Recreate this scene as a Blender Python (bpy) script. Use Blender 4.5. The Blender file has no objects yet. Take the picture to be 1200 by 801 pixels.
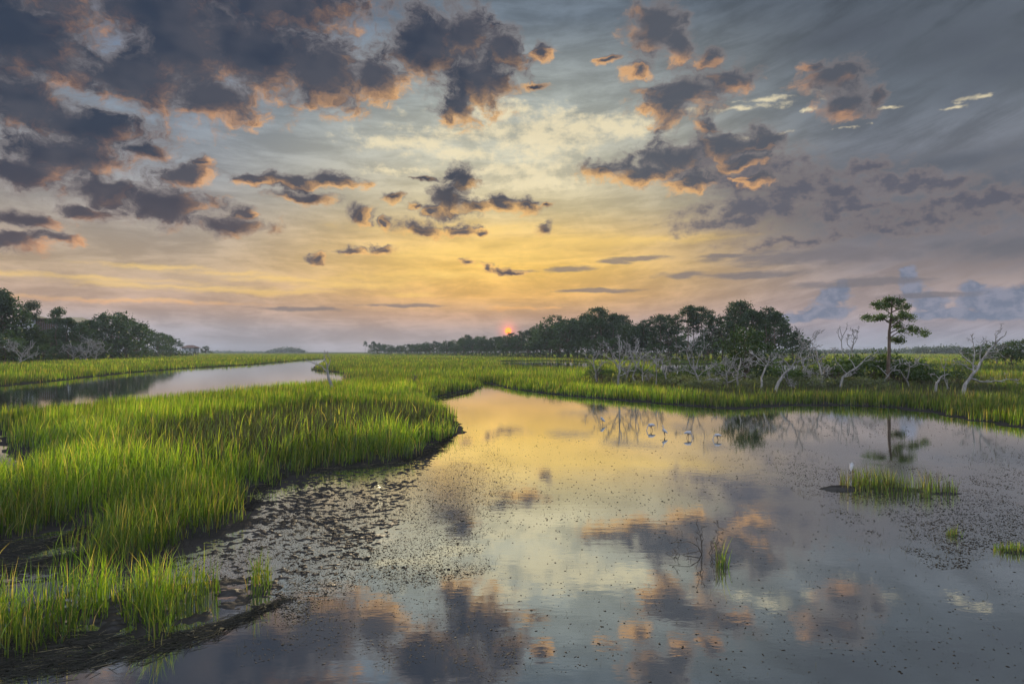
import bpy, math, random
import numpy as np
from math import radians, pi
from mathutils import Vector

C = bpy.context.scene
COL = C.collection
H_EYE = 3.2            # height of the eye above the water
FPX = 800.0            # focal length in photo pixels (24 mm on a 1200 px wide frame)
HZ = 412.0             # row of the horizon in the photo

# ------------------------------------------------------------------ camera
cam_d = bpy.data.cameras.new('camera')
cam = bpy.data.objects.new('camera', cam_d)
COL.objects.link(cam)
cam.location = (0, 0, H_EYE)
cam.rotation_euler = (radians(90), 0, 0)
cam_d.sensor_width = 36
cam_d.lens = 24
cam_d.shift_y = (HZ - 400.5) / 1200.0
cam_d.clip_start = 0.1
cam_d.clip_end = 30000
C.camera = cam

# ------------------------------------------------------------------ view
C.view_settings.view_transform = 'Standard'
C.view_settings.look = 'None'
C.view_settings.gamma = 1
C.view_settings.exposure = 0.0
C.view_settings.use_curve_mapping = False
cy = C.cycles
cy.max_bounces = 5
cy.diffuse_bounces = 2
cy.glossy_bounces = 3
cy.transmission_bounces = 3
cy.transparent_max_bounces = 4
cy.volume_bounces = 0
cy.caustics_reflective = False
cy.caustics_refractive = False
cy.use_denoising = True
cy.use_adaptive_sampling = True
cy.adaptive_threshold = 0.015


def lin(r, g, b, a=1.0):
    """An sRGB colour (0-255) as linear light."""
    f = lambda c: c / 12.92 if c <= 0.04045 else ((c + 0.055) / 1.055) ** 2.4
    return (f(r / 255), f(g / 255), f(b / 255), a)


def angle(px, py):
    """The compass bearing and the height in the sky of a photo pixel."""
    x, z = (px - 600) / FPX, (HZ - py) / FPX
    return math.atan(x), math.atan(z / math.sqrt(1 + x * x))


# ------------------------------------------------------------------ node helper
class NT:
    def __init__(self, tree):
        self.t = tree

    def n(self, kind, **kw):
        nd = self.t.nodes.new(kind)
        for k, v in kw.items():
            setattr(nd, k, v)
        return nd

    def put(self, sock, v):
        if v is None:
            return
        if isinstance(v, bpy.types.NodeSocket):
            self.t.links.new(v, sock)
        elif isinstance(v, (tuple, list)) and len(v) == 3 and sock.type == 'RGBA':
            sock.default_value = (*v, 1)
        else:
            sock.default_value = v

    def m(self, op, a, b=None, c=None, clamp=False):
        nd = self.n('ShaderNodeMath', operation=op, use_clamp=clamp)
        for s, v in zip(nd.inputs, (a, b, c)):
            self.put(s, v)
        return nd.outputs[0]

    def v(self, op, a, b=None, c=None, scale=None):
        nd = self.n('ShaderNodeVectorMath', operation=op)
        for s, v in zip(nd.inputs, (a, b, c)):
            self.put(s, v)
        if scale is not None:
            self.put(nd.inputs['Scale'], scale)
        return nd.outputs['Value'] if op in ('LENGTH', 'DOT_PRODUCT', 'DISTANCE') else nd.outputs[0]

    def rng(self, x, a, b, c=0.0, d=1.0, smooth=True):
        nd = self.n('ShaderNodeMapRange', interpolation_type='SMOOTHSTEP' if smooth else 'LINEAR')
        nd.clamp = True
        for i, v in enumerate((x, a, b, c, d)):
            self.put(nd.inputs[i], v)
        return nd.outputs[0]

    def mix(self, f, a, b, mode='MIX'):
        nd = self.n('ShaderNodeMix', data_type='RGBA', blend_type=mode)
        self.put(nd.inputs[0], f)
        self.put(nd.inputs[6], a)
        self.put(nd.inputs[7], b)
        return nd.outputs[2]

    def noise(self, vec, scale=1.0, detail=4.0, rough=0.55, color=False, dist=0.0, dim='3D'):
        nd = self.n('ShaderNodeTexNoise', noise_dimensions=dim)
        self.put(nd.inputs['Vector'], vec)
        nd.inputs['Scale'].default_value = scale
        nd.inputs['Detail'].default_value = detail
        nd.inputs['Roughness'].default_value = rough
        nd.inputs['Distortion'].default_value = dist
        return nd.outputs['Color'] if color else nd.outputs[0]

    def ramp(self, f, stops):
        nd = self.n('ShaderNodeValToRGB')
        cr = nd.color_ramp
        cr.interpolation = 'LINEAR'
        while len(cr.elements) < len(stops):
            cr.elements.new(0.5)
        for e, (p, c) in zip(cr.elements, stops):
            e.position = p
            e.color = c
        self.put(nd.inputs[0], f)
        return nd.outputs[0]


# ------------------------------------------------------------------ sky
SUN_AZ, SUN_EL = angle(595.5, 387.5)
SUN_LAMP_AZ, SUN_LAMP_EL = radians(-11.0), radians(6.0)

# cumulus: (column, row, half width, half height) of each heap in the sky, as bearings
CUMULUS = [
    (35, 50, 95, 62), (30, 120, 70, 45), (165, 95, 75, 42), (215, 60, 85, 60), (300, 62, 95, 55), (255, 120, 60, 26),
    (375, 85, 70, 42), (440, 92, 40, 26), (190, 10, 120, 50), (330, 5, 110, 40), (20, -30, 150, 60), (100, 150, 70, 24),
    (505, 55, 60, 42), (545, 45, 50, 40), (560, 95, 48, 34), (538, 128, 26, 20), (592, 62, 26, 24), (632, 62, 16, 10), (625, 102, 20, 5),
    (75, 182, 80, 30), (30, 200, 60, 24), (175, 178, 34, 13), (125, 222, 60, 18), (190, 240, 58, 25), (222, 205, 32, 17),
    (235, 190, 14, 10), (35, 258, 42, 11), (70, 283, 28, 7), (10, 285, 40, 14), (270, 262, 46, 12), (100, 246, 26, 9), (285, 250, 20, 7),
    (350, 213, 48, 9), (392, 212, 34, 11), (300, 212, 26, 8), (360, 232, 36, 8), (424, 251, 16, 11), (460, 232, 14, 8), (372, 301, 10, 6),
    (525, 232, 26, 22), (543, 212, 22, 18), (508, 250, 18, 8), (560, 243, 26, 9), (592, 240, 18, 12), (614, 240, 16, 10), (640, 239, 12, 6),
    (492, 268, 26, 9), (540, 267, 26, 8), (565, 270, 14, 4), (452, 261, 8, 7), (638, 268, 11, 9), (410, 295, 16, 6), (447, 292, 16, 6),
    (489, 246, 9, 4), (497, 209, 14, 3),
    (770, 30, 34, 32), (790, 52, 22, 20), (748, 82, 20, 9), (712, 68, 16, 6), (800, 112, 50, 22), (850, 95, 38, 16), (785, 130, 28, 20), (830, 68, 20, 12),
    (975, 92, 38, 18), (985, 118, 30, 18), (1024, 112, 12, 17), (955, 78, 16, 10),
    (705, 201, 30, 13), (750, 203, 40, 13), (790, 186, 52, 20), (830, 152, 18, 12), (845, 172, 40, 18), (890, 166, 26, 18), (872, 190, 30, 12), 
    (810, 214, 34, 11), (882, 208, 26, 8), 
    (575, 314, 10, 5), (600, 316, 24, 4), (548, 309, 9, 5),
]
# flat dark bars of cloud low over the wood
BARS = [(664, 315, 40, 5), (752, 303, 44, 4), (725, 306, 26, 4), (800, 322, 40, 5), (875, 322, 70, 5), (600, 317, 30, 3),
        (470, 358, 60, 3), (350, 362, 70, 3), (700, 340, 60, 3), (845, 300, 30, 3), (1010, 330, 90, 6), (1100, 345, 60, 5), (950, 300, 120, 10)]
# bright wisps
WISPS = [(470, 168, 60, 10), (560, 155, 90, 16), (640, 160, 60, 30), (590, 200, 70, 9), (620, 215, 55, 7), (540, 180, 60, 10), (585, 130, 60, 14),
         (860, 128, 60, 3), (905, 116, 40, 3), (1050, 126, 24, 1.8), (945, 130, 10, 2.2), (1144, 115, 16, 2.2), (1116, 127, 16, 2.0), (1128, 120, 10, 2),
         (700, 150, 60, 20), (1012, 147, 14, 2), (880, 160, 30, 2), (470, 200, 40, 6)]
# yellow streaks above the sunrise
STREAKS = [(180, 312, 70, 3), (270, 320, 70, 3), (350, 328, 70, 4), (420, 334, 60, 6), (430, 326, 70, 6), (500, 322, 70, 5), (540, 268, 120, 8), (660, 283, 130, 9), (760, 280, 80, 5),
           (560, 297, 130, 12), (480, 345, 40, 3), (300, 341, 130, 4), (200, 335, 130, 4), (100, 325, 120, 4), (150, 352, 110, 3),
           (600, 361, 30, 3.0), (640, 360, 22, 2)]
# blue-grey heaps far off over the right hand horizon
TOWERS = [(975, 348, 20, 17), (985, 338, 12, 10), (965, 366, 34, 10), (930, 372, 30, 6), (1062, 322, 11, 13), (1070, 340, 14, 14), (1090, 355, 22, 16), (1100, 368, 40, 8),
          (1148, 352, 26, 18), (1140, 336, 12, 10), (1180, 358, 34, 16), (1200, 345, 26, 14), (1160, 368, 50, 9)]


def blob_field(nt, p, blobs, sy=1.0, soft=0.25):
    """1 at the heart of a heap, 0 at its edge, falling on outside."""
    acc = None
    for (px, py, rx, ry) in blobs:
        a, e = angle(px, py)
        ca = math.cos(a)
        sx = FPX / (rx * ca)
        sz = FPX / (ry * ca)
        d = nt.v('LENGTH', nt.v('MULTIPLY_ADD', p, (sx, sz, 0), (-a * sx, -e * sz, 0)))
        acc = d if acc is None else nt.m('SMOOTH_MIN', acc, d, soft)
    return nt.m('SUBTRACT', 1.0, acc)


def build_world():
    w = bpy.data.worlds.new('World')
    C.world = w
    w.use_nodes = True
    t = w.node_tree
    t.nodes.clear()
    nt = NT(t)
    nz = lambda *a, **k: nt.noise(*a, dim='2D', **k)
    tc = nt.n('ShaderNodeTexCoord').outputs['Generated']
    sep = nt.n('ShaderNodeSeparateXYZ')
    t.links.new(tc, sep.inputs[0])
    X, Y, Z = sep.outputs
    az = nt.m('ARCTAN2', X, Y)
    el = nt.m('ARCSINE', Z)
    pc = nt.n('ShaderNodeCombineXYZ')
    t.links.new(az, pc.inputs[0])
    t.links.new(el, pc.inputs[1])
    p = pc.outputs[0]
    # ---- the clear air
    f = nt.rng(el, 0.0, radians(40), smooth=False)
    D = lambda deg: deg / 40.0
    left = nt.ramp(f, [(0, lin(150, 152, 166)), (D(1.8), lin(166, 160, 166)), (D(3.6), lin(192, 164, 148)), (D(6), lin(190, 166, 140)),
                       (D(9), lin(172, 160, 148)), (D(13), lin(150, 153, 158)), (D(18), lin(126, 138, 152)), (D(25), lin(94, 114, 144)), (D(40), lin(74, 90, 116))])
    mid = nt.ramp(f, [(0, lin(160, 152, 156)), (D(1.6), lin(172, 156, 154)), (D(3.0), lin(198, 160, 132)), (D(4.6), lin(228, 178, 106)),
                      (D(7.0), lin(252, 204, 108)), (D(9.3), lin(240, 200, 122)), (D(11.8), lin(216, 198, 154)), (D(15.5), lin(204, 200, 178)),
                      (D(20), lin(168, 173, 167)), (D(26), lin(112, 124, 136)), (D(40), lin(76, 90, 110))])
    right = nt.ramp(f, [(0, lin(144, 146, 160)), (D(1.5), lin(152, 148, 160)), (D(3.2), lin(170, 154, 154)), (D(5), lin(158, 144, 142)), (D(8), lin(132, 128, 134)),
                        (D(12), lin(120, 123, 132)), (D(18), lin(106, 114, 124)), (D(25), lin(82, 90, 101)), (D(40), lin(62, 70, 82))])
    wl = nt.rng(az, radians(-1), radians(-28))
    wr = nt.rng(az, radians(1), radians(28))
    base = nt.mix(wr, nt.mix(wl, mid, left), right)
    air = base
    # ---- thin high veil, drawn out in streaks
    tc2 = nt.n('ShaderNodeCombineXYZ')
    t.links.new(az, tc2.inputs[0])
    t.links.new(nt.m('MULTIPLY_ADD', nt.m('MULTIPLY', az, nt.m('MAXIMUM', az, 0.0)), -0.30, el), tc2.inputs[1])
    plane = nt.v('MULTIPLY_ADD', tc2.outputs[0], (7.0, 38.0, 1.0), (3.1, 1.7, 0.4))
    veil = nz(plane, 1.0, 7, 0.62, dist=0.25)
    veil2 = nz(nt.v('MULTIPLY', p, (11.0, 24.0, 1.0)), 1.0, 7, 0.62, dist=0.3)
    vs = nt.m('ADD', nt.m('MULTIPLY', veil, 0.6), nt.m('MULTIPLY', veil2, 0.4))
    vk = nt.rng(vs, 0.36, 0.66, 0.80, 1.17)
    base = nt.v('SCALE', base, scale=vk)
    # ---- warped place in the sky, shared by the layers
    w1 = nz(nt.v('MULTIPLY', p, (15.0, 24.0, 1.0)), 1.0, 4, 0.6, color=True)
    wv = nt.v('SUBTRACT', w1, (0.5, 0.5, 0.5))
    fb = nz(nt.v('MULTIPLY_ADD', wv, (0.03, 0.02, 0), nt.v('MULTIPLY', p, (46.0, 66.0, 1.0))), 1.0, 8, 0.62)
    # streaks and wisps
    pw = nt.v('MULTIPLY_ADD', wv, (0.14, 0.016, 0), p)
    fine = nz(nt.v('MULTIPLY', p, (16.0, 80.0, 1.0)), 1.0, 6, 0.62, dist=0.2)
    st = nt.m('ADD', blob_field(nt, pw, STREAKS, soft=0.5), nt.m('MULTIPLY', nt.m('SUBTRACT', fine, 0.5), 1.8))
    sta = nt.rng(st, -0.45, 1.1, 0.0, 0.50)
    stc = nt.mix(nt.rng(el, radians(2.5), radians(5)), lin(255, 172, 110)[:3], lin(255, 214, 122)[:3])
    base = nt.mix(sta, base, stc)
    wi = nt.m('ADD', blob_field(nt, pw, WISPS, soft=0.5), nt.m('ADD', nt.m('MULTIPLY', nt.m('SUBTRACT', veil2, 0.5), 3.0), nt.m('MULTIPLY', nt.m('SUBTRACT', fb, 0.5), 2.4)))
    base = nt.mix(nt.rng(wi, -0.3, 1.1, 0.0, 0.75), base, lin(244, 228, 188)[:3])
    # grey sheet on the upper right
    sh = blob_field(nt, pw, [(1090, 250, 190, 36), (1170, 215, 110, 30), (1190, 290, 130, 26), (1020, 265, 110, 22), (1120, 55, 120, 26), (1190, 75, 90, 30), (1010, 40, 80, 16), (1030, 198, 60, 14), (910, 215, 90, 26), (930, 250, 90, 22), (860, 200, 60, 16), (985, 228, 50, 18), (1120, 190, 90, 14)], soft=0.5)
    sh = nt.m('ADD', sh, nt.m('MULTIPLY', nt.m('SUBTRACT', vs, 0.5), 4.6))
    base = nt.mix(nt.rng(sh, -0.45, 1.2, 0.0, 0.68), base, lin(82, 88, 99)[:3])
    # soft broken mass to the right of the glow
    sm = blob_field(nt, nt.v('MULTIPLY_ADD', wv, (0.07, 0.05, 0), p), [(830, 186, 50, 16), (880, 205, 70, 24), (930, 226, 70, 22), (895, 245, 80, 18), (985, 232, 40, 16), (860, 262, 60, 9), (1015, 196, 40, 12), (1000, 245, 60, 10), (760, 208, 40, 8), (1070, 215, 70, 14), (1060, 262, 90, 14), (1150, 240, 80, 20), (940, 285, 90, 8)], soft=0.5)
    sm = nt.m('ADD', sm, nt.m('ADD', nt.m('MULTIPLY', nt.m('SUBTRACT', fb, 0.5), 2.2), nt.m('MULTIPLY', nt.m('SUBTRACT', veil2, 0.5), 1.8)))
    base = nt.mix(nt.rng(sm, -0.45, 0.75, 0.0, 0.85), base, nt.mix(nt.rng(sm, 0.0, 0.9), lin(134, 122, 120)[:3], lin(92, 92, 104)[:3]))
    # far blue heaps
    pw2 = nt.v('MULTIPLY_ADD', wv, (0.016, 0.010, 0), p)
    tw = nt.m('ADD', blob_field(nt, pw2, TOWERS), nt.m('MULTIPLY', nt.m('SUBTRACT', fb, 0.5), 1.5))
    twc = nt.mix(nt.rng(fb, 0.4, 0.62), lin(104, 118, 142)[:3], lin(132, 138, 158)[:3])
    base = nt.mix(nt.rng(tw, -0.12, 0.4, 0.0, 0.85), base, twc)
    # dark bars
    ba = nt.m('ADD', blob_field(nt, nt.v('MULTIPLY_ADD', wv, (0.05, 0.010, 0), p), BARS), nt.m('MULTIPLY', nt.m('SUBTRACT', fine, 0.5), 1.4))
    base = nt.mix(nt.rng(ba, -0.1, 0.6, 0.0, 0.75), base, lin(116, 112, 118)[:3])
    # ---- cumulus, lit from the sunrise side
    q = nt.v('MULTIPLY_ADD', wv, (0.044, 0.032, 0), p)
    to_sun = nt.v('NORMALIZE', nt.v('SUBTRACT', (SUN_AZ, SUN_EL + 0.02, 0), p))
    det = nt.m('MULTIPLY', nt.m('SUBTRACT', nz(nt.v('MULTIPLY', q, (27.0, 38.0, 1.0)), 1.0, 10, 0.66), 0.5), 2.35)
    b0 = blob_field(nt, q, CUMULUS)
    d0 = nt.m('ADD', b0, nt.m('MULTIPLY', det, nt.rng(b0, 0.05, 0.6, 1.0, 0.45)))
    q2 = nt.v('MULTIPLY_ADD', to_sun, (0.013, 0.013, 0), q)
    det2 = nt.m('MULTIPLY', nt.m('SUBTRACT', nz(nt.v('MULTIPLY', q2, (27.0, 38.0, 1.0)), 1.0, 6, 0.66), 0.5), 2.35)
    b1 = blob_field(nt, q2, CUMULUS)
    slope = nt.m('ADD', nt.m('SUBTRACT', b0, b1), nt.m('MULTIPLY', nt.m('SUBTRACT', det, det2), 0.50))
    alpha = nt.rng(d0, -0.32, 0.46)
    thick = nt.rng(d0, -0.05, 0.62)
    lit = nt.rng(slope, -0.02, 0.60)
    lit = nt.m('MULTIPLY', lit, nt.rng(d0, 0.85, 0.10))
    big = nz(nt.v('MULTIPLY_ADD', p, (7.0, 11.0, 1.0), (5.2, 0.7, 0)), 1.0, 3, 0.6)
    lit = nt.m('MULTIPLY', lit, nt.rng(big, 0.30, 0.52))
    dsun = nt.v('DISTANCE', p, (SUN_AZ, SUN_EL, 0))
    litc = nt.mix(nt.rng(dsun, 0.12, 0.62), lin(252, 196, 116)[:3], lin(234, 170, 118)[:3])
    core = nt.mix(nt.rng(big, 0.36, 0.62), lin(50, 60, 78)[:3], lin(74, 77, 89)[:3])
    core = nt.mix(nt.rng(az, radians(0), radians(12)), core, lin(84, 88, 98)[:3])
    body = nt.mix(thick, lin(128, 120, 120)[:3], core)
    body = nt.mix(nt.rng(el, radians(16), radians(7), 0.0, 0.20), body, lin(142, 116, 108)[:3])
    cc = nt.mix(nt.m('MULTIPLY', lit, 0.90), body, litc)
    base = nt.mix(nt.m('MULTIPLY', alpha, 0.97), base, cc)
    # ---- the sun on the horizon
    ds = nt.v('DISTANCE', p, (SUN_AZ, SUN_EL, 0))
    glow = nt.m('POWER', nt.rng(ds, radians(1.7), 0.0, smooth=False), 3.2)
    base = nt.v('ADD', base, nt.v('SCALE', (1.0, 0.10, 0.01), scale=glow))
    disc = nt.rng(ds, radians(0.34), radians(0.20))
    base = nt.mix(disc, base, (2.6, 0.62, 0.06))
    base = nt.v('SCALE', base, scale=10.0)
    # ---- clear daylight sky under it all
    sky = nt.n('ShaderNodeTexSky', sky_type='NISHITA')
    sky.sun_disc = False
    sky.sun_elevation = SUN_LAMP_EL
    sky.sun_rotation = SUN_LAMP_AZ
    day = nt.v('SCALE', sky.outputs[0], scale=0.006)
    bg = nt.n('ShaderNodeBackground')
    bg.inputs['Strength'].default_value = 0.1
    t.links.new(nt.v('ADD', base, day), bg.inputs['Color'])
    # ---- the open sky overhead and behind the viewer, brighter and without heaps
    back = nt.m('MAXIMUM', nt.rng(Y, 0.45, -0.4), nt.rng(Z, 0.50, 0.85))
    plain = nt.mix(back, air, lin(196, 202, 216)[:3])
    plain = nt.v('SCALE', plain, scale=nt.rng(back, 0, 1, 10.0, 10.0 * BACK_GAIN, smooth=False))
    bg2 = nt.n('ShaderNodeBackground')
    bg2.inputs['Strength'].default_value = 0.1
    t.links.new(nt.v('ADD', plain, day), bg2.inputs['Color'])
    ms = nt.n('ShaderNodeMixShader')
    t.links.new(nt.m('MAXIMUM', nt.rng(Y, 0.55, 0.45), nt.rng(Z, 0.52, 0.58)), ms.inputs[0])
    t.links.new(bg.outputs[0], ms.inputs[1])
    t.links.new(bg2.outputs[0], ms.inputs[2])
    out = nt.n('ShaderNodeOutputWorld')
    t.links.new(ms.outputs[0], out.inputs[0])
    w.cycles.sampling_method = 'NONE'


BACK_GAIN = 1.75
build_world()

# ------------------------------------------------------------------ sun
sun_d = bpy.data.lights.new('sun', 'SUN')
sun_d.energy = 5.0
sun_d.angle = radians(0.5)
sun_d.color = (1.0, 0.80, 0.52)
sun = bpy.data.objects.new('sun', sun_d)
COL.objects.link(sun)
_d = Vector((math.sin(SUN_LAMP_AZ) * math.cos(SUN_LAMP_EL), math.cos(SUN_LAMP_AZ) * math.cos(SUN_LAMP_EL), math.sin(SUN_LAMP_EL)))
sun.rotation_euler = _d.to_track_quat('Z', 'Y').to_euler()

# ------------------------------------------------------------------ mesh helpers
rs = np.random.RandomState(7)
random.seed(7)


def mesh_np(name, V, tris=None, quads=None, col=None, smooth=False, midx=None):
    me = bpy.data.meshes.new(name)
    V = np.asarray(V, np.float32)
    nt_ = 0 if tris is None else len(tris)
    nq = 0 if quads is None else len(quads)
    loops = []
    if nt_:
        loops.append(np.asarray(tris, np.int32).ravel())
    if nq:
        loops.append(np.asarray(quads, np.int32).ravel())
    L = np.concatenate(loops)
    starts = np.concatenate([np.arange(nt_) * 3, nt_ * 3 + np.arange(nq) * 4]).astype(np.int32)
    me.vertices.add(len(V))
    me.vertices.foreach_set('co', V.ravel())
    me.loops.add(len(L))
    me.loops.foreach_set('vertex_index', L)
    me.polygons.add(nt_ + nq)
    me.polygons.foreach_set('loop_start', starts)
    if midx is not None:
        me.polygons.foreach_set('material_index', np.asarray(midx, np.int32))
    if smooth:
        me.polygons.foreach_set('use_smooth', np.ones(nt_ + nq, bool))
    if col is not None:
        at = me.color_attributes.new('col', 'FLOAT_COLOR', 'POINT')
        c = np.ones((len(V), 4), np.float32)
        c[:, :3] = col
        at.data.foreach_set('color', c.ravel())
    me.update(calc_edges=True)
    return me


def obj(name, me, mat=None, parent=None, loc=None):
    if mat is not None:
        me.materials.append(mat)
    o = bpy.data.objects.new(name, me)
    COL.objects.link(o)
    if parent is not None:
        o.parent = parent
    if loc is not None:
        o.location = loc
    return o


def tag(o, label, cat, group=None, kind=None):
    if label:
        o['label'] = label
    if cat:
        o['category'] = cat
    if group:
        o['group'] = group
    if kind:
        o['kind'] = kind
    return o


def thing(name, label, cat, loc=(0, 0, 0), rz=0.0, group=None, scale=(1, 1, 1)):
    o = bpy.data.objects.new(name, None)
    COL.objects.link(o)
    o.location = loc
    o.rotation_euler = (0, 0, rz)
    o.scale = scale
    o.empty_display_size = 0.3
    return tag(o, label, cat, group)


def dup(root, label, group, loc, rz=0.0, scale=(1, 1, 1)):
    c = root.copy()
    COL.objects.link(c)
    c.location = loc
    c.rotation_euler = (0, 0, rz)
    c.scale = scale
    c['label'] = label
    if group:
        c['group'] = group
    elif 'group' in c:
        del c['group']
    for ch in list(root.children):
        k = ch.copy()
        COL.objects.link(k)
        k.parent = c
        for g in ch.children:
            kk = g.copy()
            COL.objects.link(kk)
            kk.parent = k
    return c


# ------------------------------------------------------------------ materials
def material(name):
    m = bpy.data.materials.new(name)
    m.use_nodes = True
    m.node_tree.nodes.clear()
    nt = NT(m.node_tree)
    out = nt.n('ShaderNodeOutputMaterial')
    return m, nt, out


def bsdf(nt, out, color, rough=0.7, spec=0.3, normal=None):
    b = nt.n('ShaderNodeBsdfPrincipled')
    nt.put(b.inputs['Base Color'], color)
    nt.put(b.inputs['Roughness'], rough)
    b.inputs['Specular IOR Level'].default_value = spec
    if normal is not None:
        nt.put(b.inputs['Normal'], normal)
    nt.t.links.new(b.outputs[0], out.inputs[0])
    return b


def bump(nt, h, strength=0.5, dist=0.05):
    b = nt.n('ShaderNodeBump')
    b.inputs['Strength'].default_value = strength
    b.inputs['Distance'].default_value = dist
    nt.put(b.inputs['Height'], h)
    return b.outputs[0]


def leaf_mat(name, tint=(1, 1, 1), trans=0.5, gloss=0.06, vary=0.35, col=None, gain=1.0):
    """Leaves and blades: they scatter light and let some of it through."""
    m, nt, out = material(name)
    if col is None:
        at = nt.n('ShaderNodeAttribute', attribute_name='col')
        c = at.outputs['Color']
    else:
        c = (*col, 1)
        g = nt.n('ShaderNodeNewGeometry')
        c2 = nt.noise(g.outputs['Position'], 0.55, 3, 0.6)
        oi = nt.n('ShaderNodeObjectInfo')
        k = nt.m('ADD', nt.rng(c2, 0.3, 0.7, 1 - vary, 1 + vary, smooth=False), nt.m('MULTIPLY', nt.m('SUBTRACT', oi.outputs['Random'], 0.5), vary))
        k = nt.m('MULTIPLY', k, gain)
        rgb = nt.n('ShaderNodeRGB')
        rgb.outputs[0].default_value = c
        c = nt.v('SCALE', rgb.outputs[0], scale=k)
    d = nt.n('ShaderNodeBsdfDiffuse')
    nt.put(d.inputs[0], c)
    tr = nt.n('ShaderNodeBsdfTranslucent')
    nt.put(tr.inputs[0], nt.v('MULTIPLY', c, (1.65, 1.65, 0.6)))
    mx = nt.n('ShaderNodeMixShader')
    mx.inputs[0].default_value = trans
    nt.t.links.new(d.outputs[0], mx.inputs[1])
    nt.t.links.new(tr.outputs[0], mx.inputs[2])
    if gloss > 0:
        gl = nt.n('ShaderNodeBsdfGlossy')
        gl.inputs['Roughness'].default_value = 0.45
        gl.inputs[0].default_value = (0.8, 0.85, 0.75, 1)
        m2 = nt.n('ShaderNodeMixShader')
        m2.inputs[0].default_value = gloss
        nt.t.links.new(mx.outputs[0], m2.inputs[1])
        nt.t.links.new(gl.outputs[0], m2.inputs[2])
        mx = m2
    nt.t.links.new(mx.outputs[0], out.inputs[0])
    return m


def water_mat():
    m, nt, out = material('tidal water')
    g = nt.n('ShaderNodeNewGeometry')
    pos = g.outputs['Position']
    n1 = nt.noise(nt.v('MULTIPLY', pos, (1.0, 2.2, 1.0)), 2.2, 3, 0.5)
    n2 = nt.noise(nt.v('MULTIPLY', pos, (1.0, 1.8, 1.0)), 9.0, 2, 0.5)
    # the film over the mud flats is broken by the mud just under it
    n3 = nt.noise(pos, 16.0, 5, 0.65)
    blot = nt.noise(pos, 0.8, 4, 0.6)
    film_on = None
    for (cx, cy, sx, sy) in MUD_FILM:
        e = nt.v('LENGTH', nt.v('MULTIPLY_ADD', pos, (1 / sx, 1 / sy, 0), (-cx / sx, -cy / sy, 0)))
        e = nt.rng(nt.m('ADD', e, nt.m('MULTIPLY', nt.m('SUBTRACT', blot, 0.5), 1.6)), 1.1, 0.55)
        film_on = e if film_on is None else nt.m('MAXIMUM', film_on, e)
    h = nt.m('ADD', nt.m('ADD', n1, nt.m('MULTIPLY', n2, 0.25)), nt.m('MULTIPLY', nt.m('MULTIPLY', n3, film_on), 2.4))
    nrm = bump(nt, h, 0.07, 0.012)
    fr = nt.n('ShaderNodeFresnel')
    fr.inputs['IOR'].default_value = 1.33
    nt.t.links.new(nrm, fr.inputs['Normal'])
    film = nt.noise(pos, 0.35, 5, 0.6)
    fac = nt.rng(fr.outputs[0], 0.02, 0.42, WATER_LOW, 0.97, smooth=False)
    gl = nt.n('ShaderNodeBsdfGlossy')
    gl.inputs[0].default_value = (0.93, 0.97, 0.96, 1)
    nt.put(gl.inputs['Roughness'], nt.rng(film, 0.35, 0.7, 0.015, 0.05))
    nt.t.links.new(nrm, gl.inputs['Normal'])
    d = nt.n('ShaderNodeBsdfDiffuse')
    d.inputs[0].default_value = (0.035, 0.032, 0.026, 1)
    mx = nt.n('ShaderNodeMixShader')
    nt.put(mx.inputs[0], fac)
    nt.t.links.new(d.outputs[0], mx.inputs[1])
    nt.t.links.new(gl.outputs[0], mx.inputs[2])
    nt.t.links.new(mx.outputs[0], out.inputs[0])
    return m


def mud_mat():
    m, nt, out = material('wet marsh mud')
    g = nt.n('ShaderNodeNewGeometry')
    pos = g.outputs['Position']
    n1 = nt.noise(pos, 1.3, 5, 0.6)
    n2 = nt.noise(pos, 14.0, 5, 0.65)
    n3 = nt.noise(pos, 70.0, 3, 0.6)
    c = nt.mix(nt.rng(n1, 0.35, 0.65), (0.009, 0.0085, 0.008), (0.019, 0.017, 0.015))
    c = nt.mix(nt.rng(n2, 0.5, 0.7, 0, 0.6), c, (0.008, 0.007, 0.006))
    # marsh floor farther off: low green growth and dead stems over the mud
    sep = nt.n('ShaderNodeSeparateXYZ')
    nt.t.links.new(pos, sep.inputs[0])
    at = nt.n('ShaderNodeAttribute', attribute_name='col')
    c = nt.mix(at.outputs['Fac'], c, nt.mix(n2, (0.050, 0.060, 0.016), (0.085, 0.095, 0.024)))
    h = nt.m('ADD', nt.m('MULTIPLY', n2, 1.0), nt.m('MULTIPLY', n3, 0.35))
    nrm = bump(nt, h, 0.3, 0.02)
    wet = nt.rng(n2, 0.35, 0.62, 0.5, 0.68)
    rough = nt.m('MAXIMUM', wet, nt.rng(at.outputs['Fac'], 0.0, 0.5, 0.0, 0.9))
    d = nt.n('ShaderNodeBsdfDiffuse')
    nt.put(d.inputs[0], c)
    nt.t.links.new(nrm, d.inputs['Normal'])
    gl = nt.n('ShaderNodeBsdfGlossy')
    nt.put(gl.inputs['Roughness'], nt.m('MULTIPLY', rough, 0.8))
    nt.t.links.new(nrm, gl.inputs['Normal'])
    mx = nt.n('ShaderNodeMixShader')
    nt.put(mx.inputs[0], nt.rng(at.outputs['Fac'], 0.0, 0.5, 0.045, 0.01))
    nt.t.links.new(d.outputs[0], mx.inputs[1])
    nt.t.links.new(gl.outputs[0], mx.inputs[2])
    nt.t.links.new(mx.outputs[0], out.inputs[0])
    return m


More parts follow.
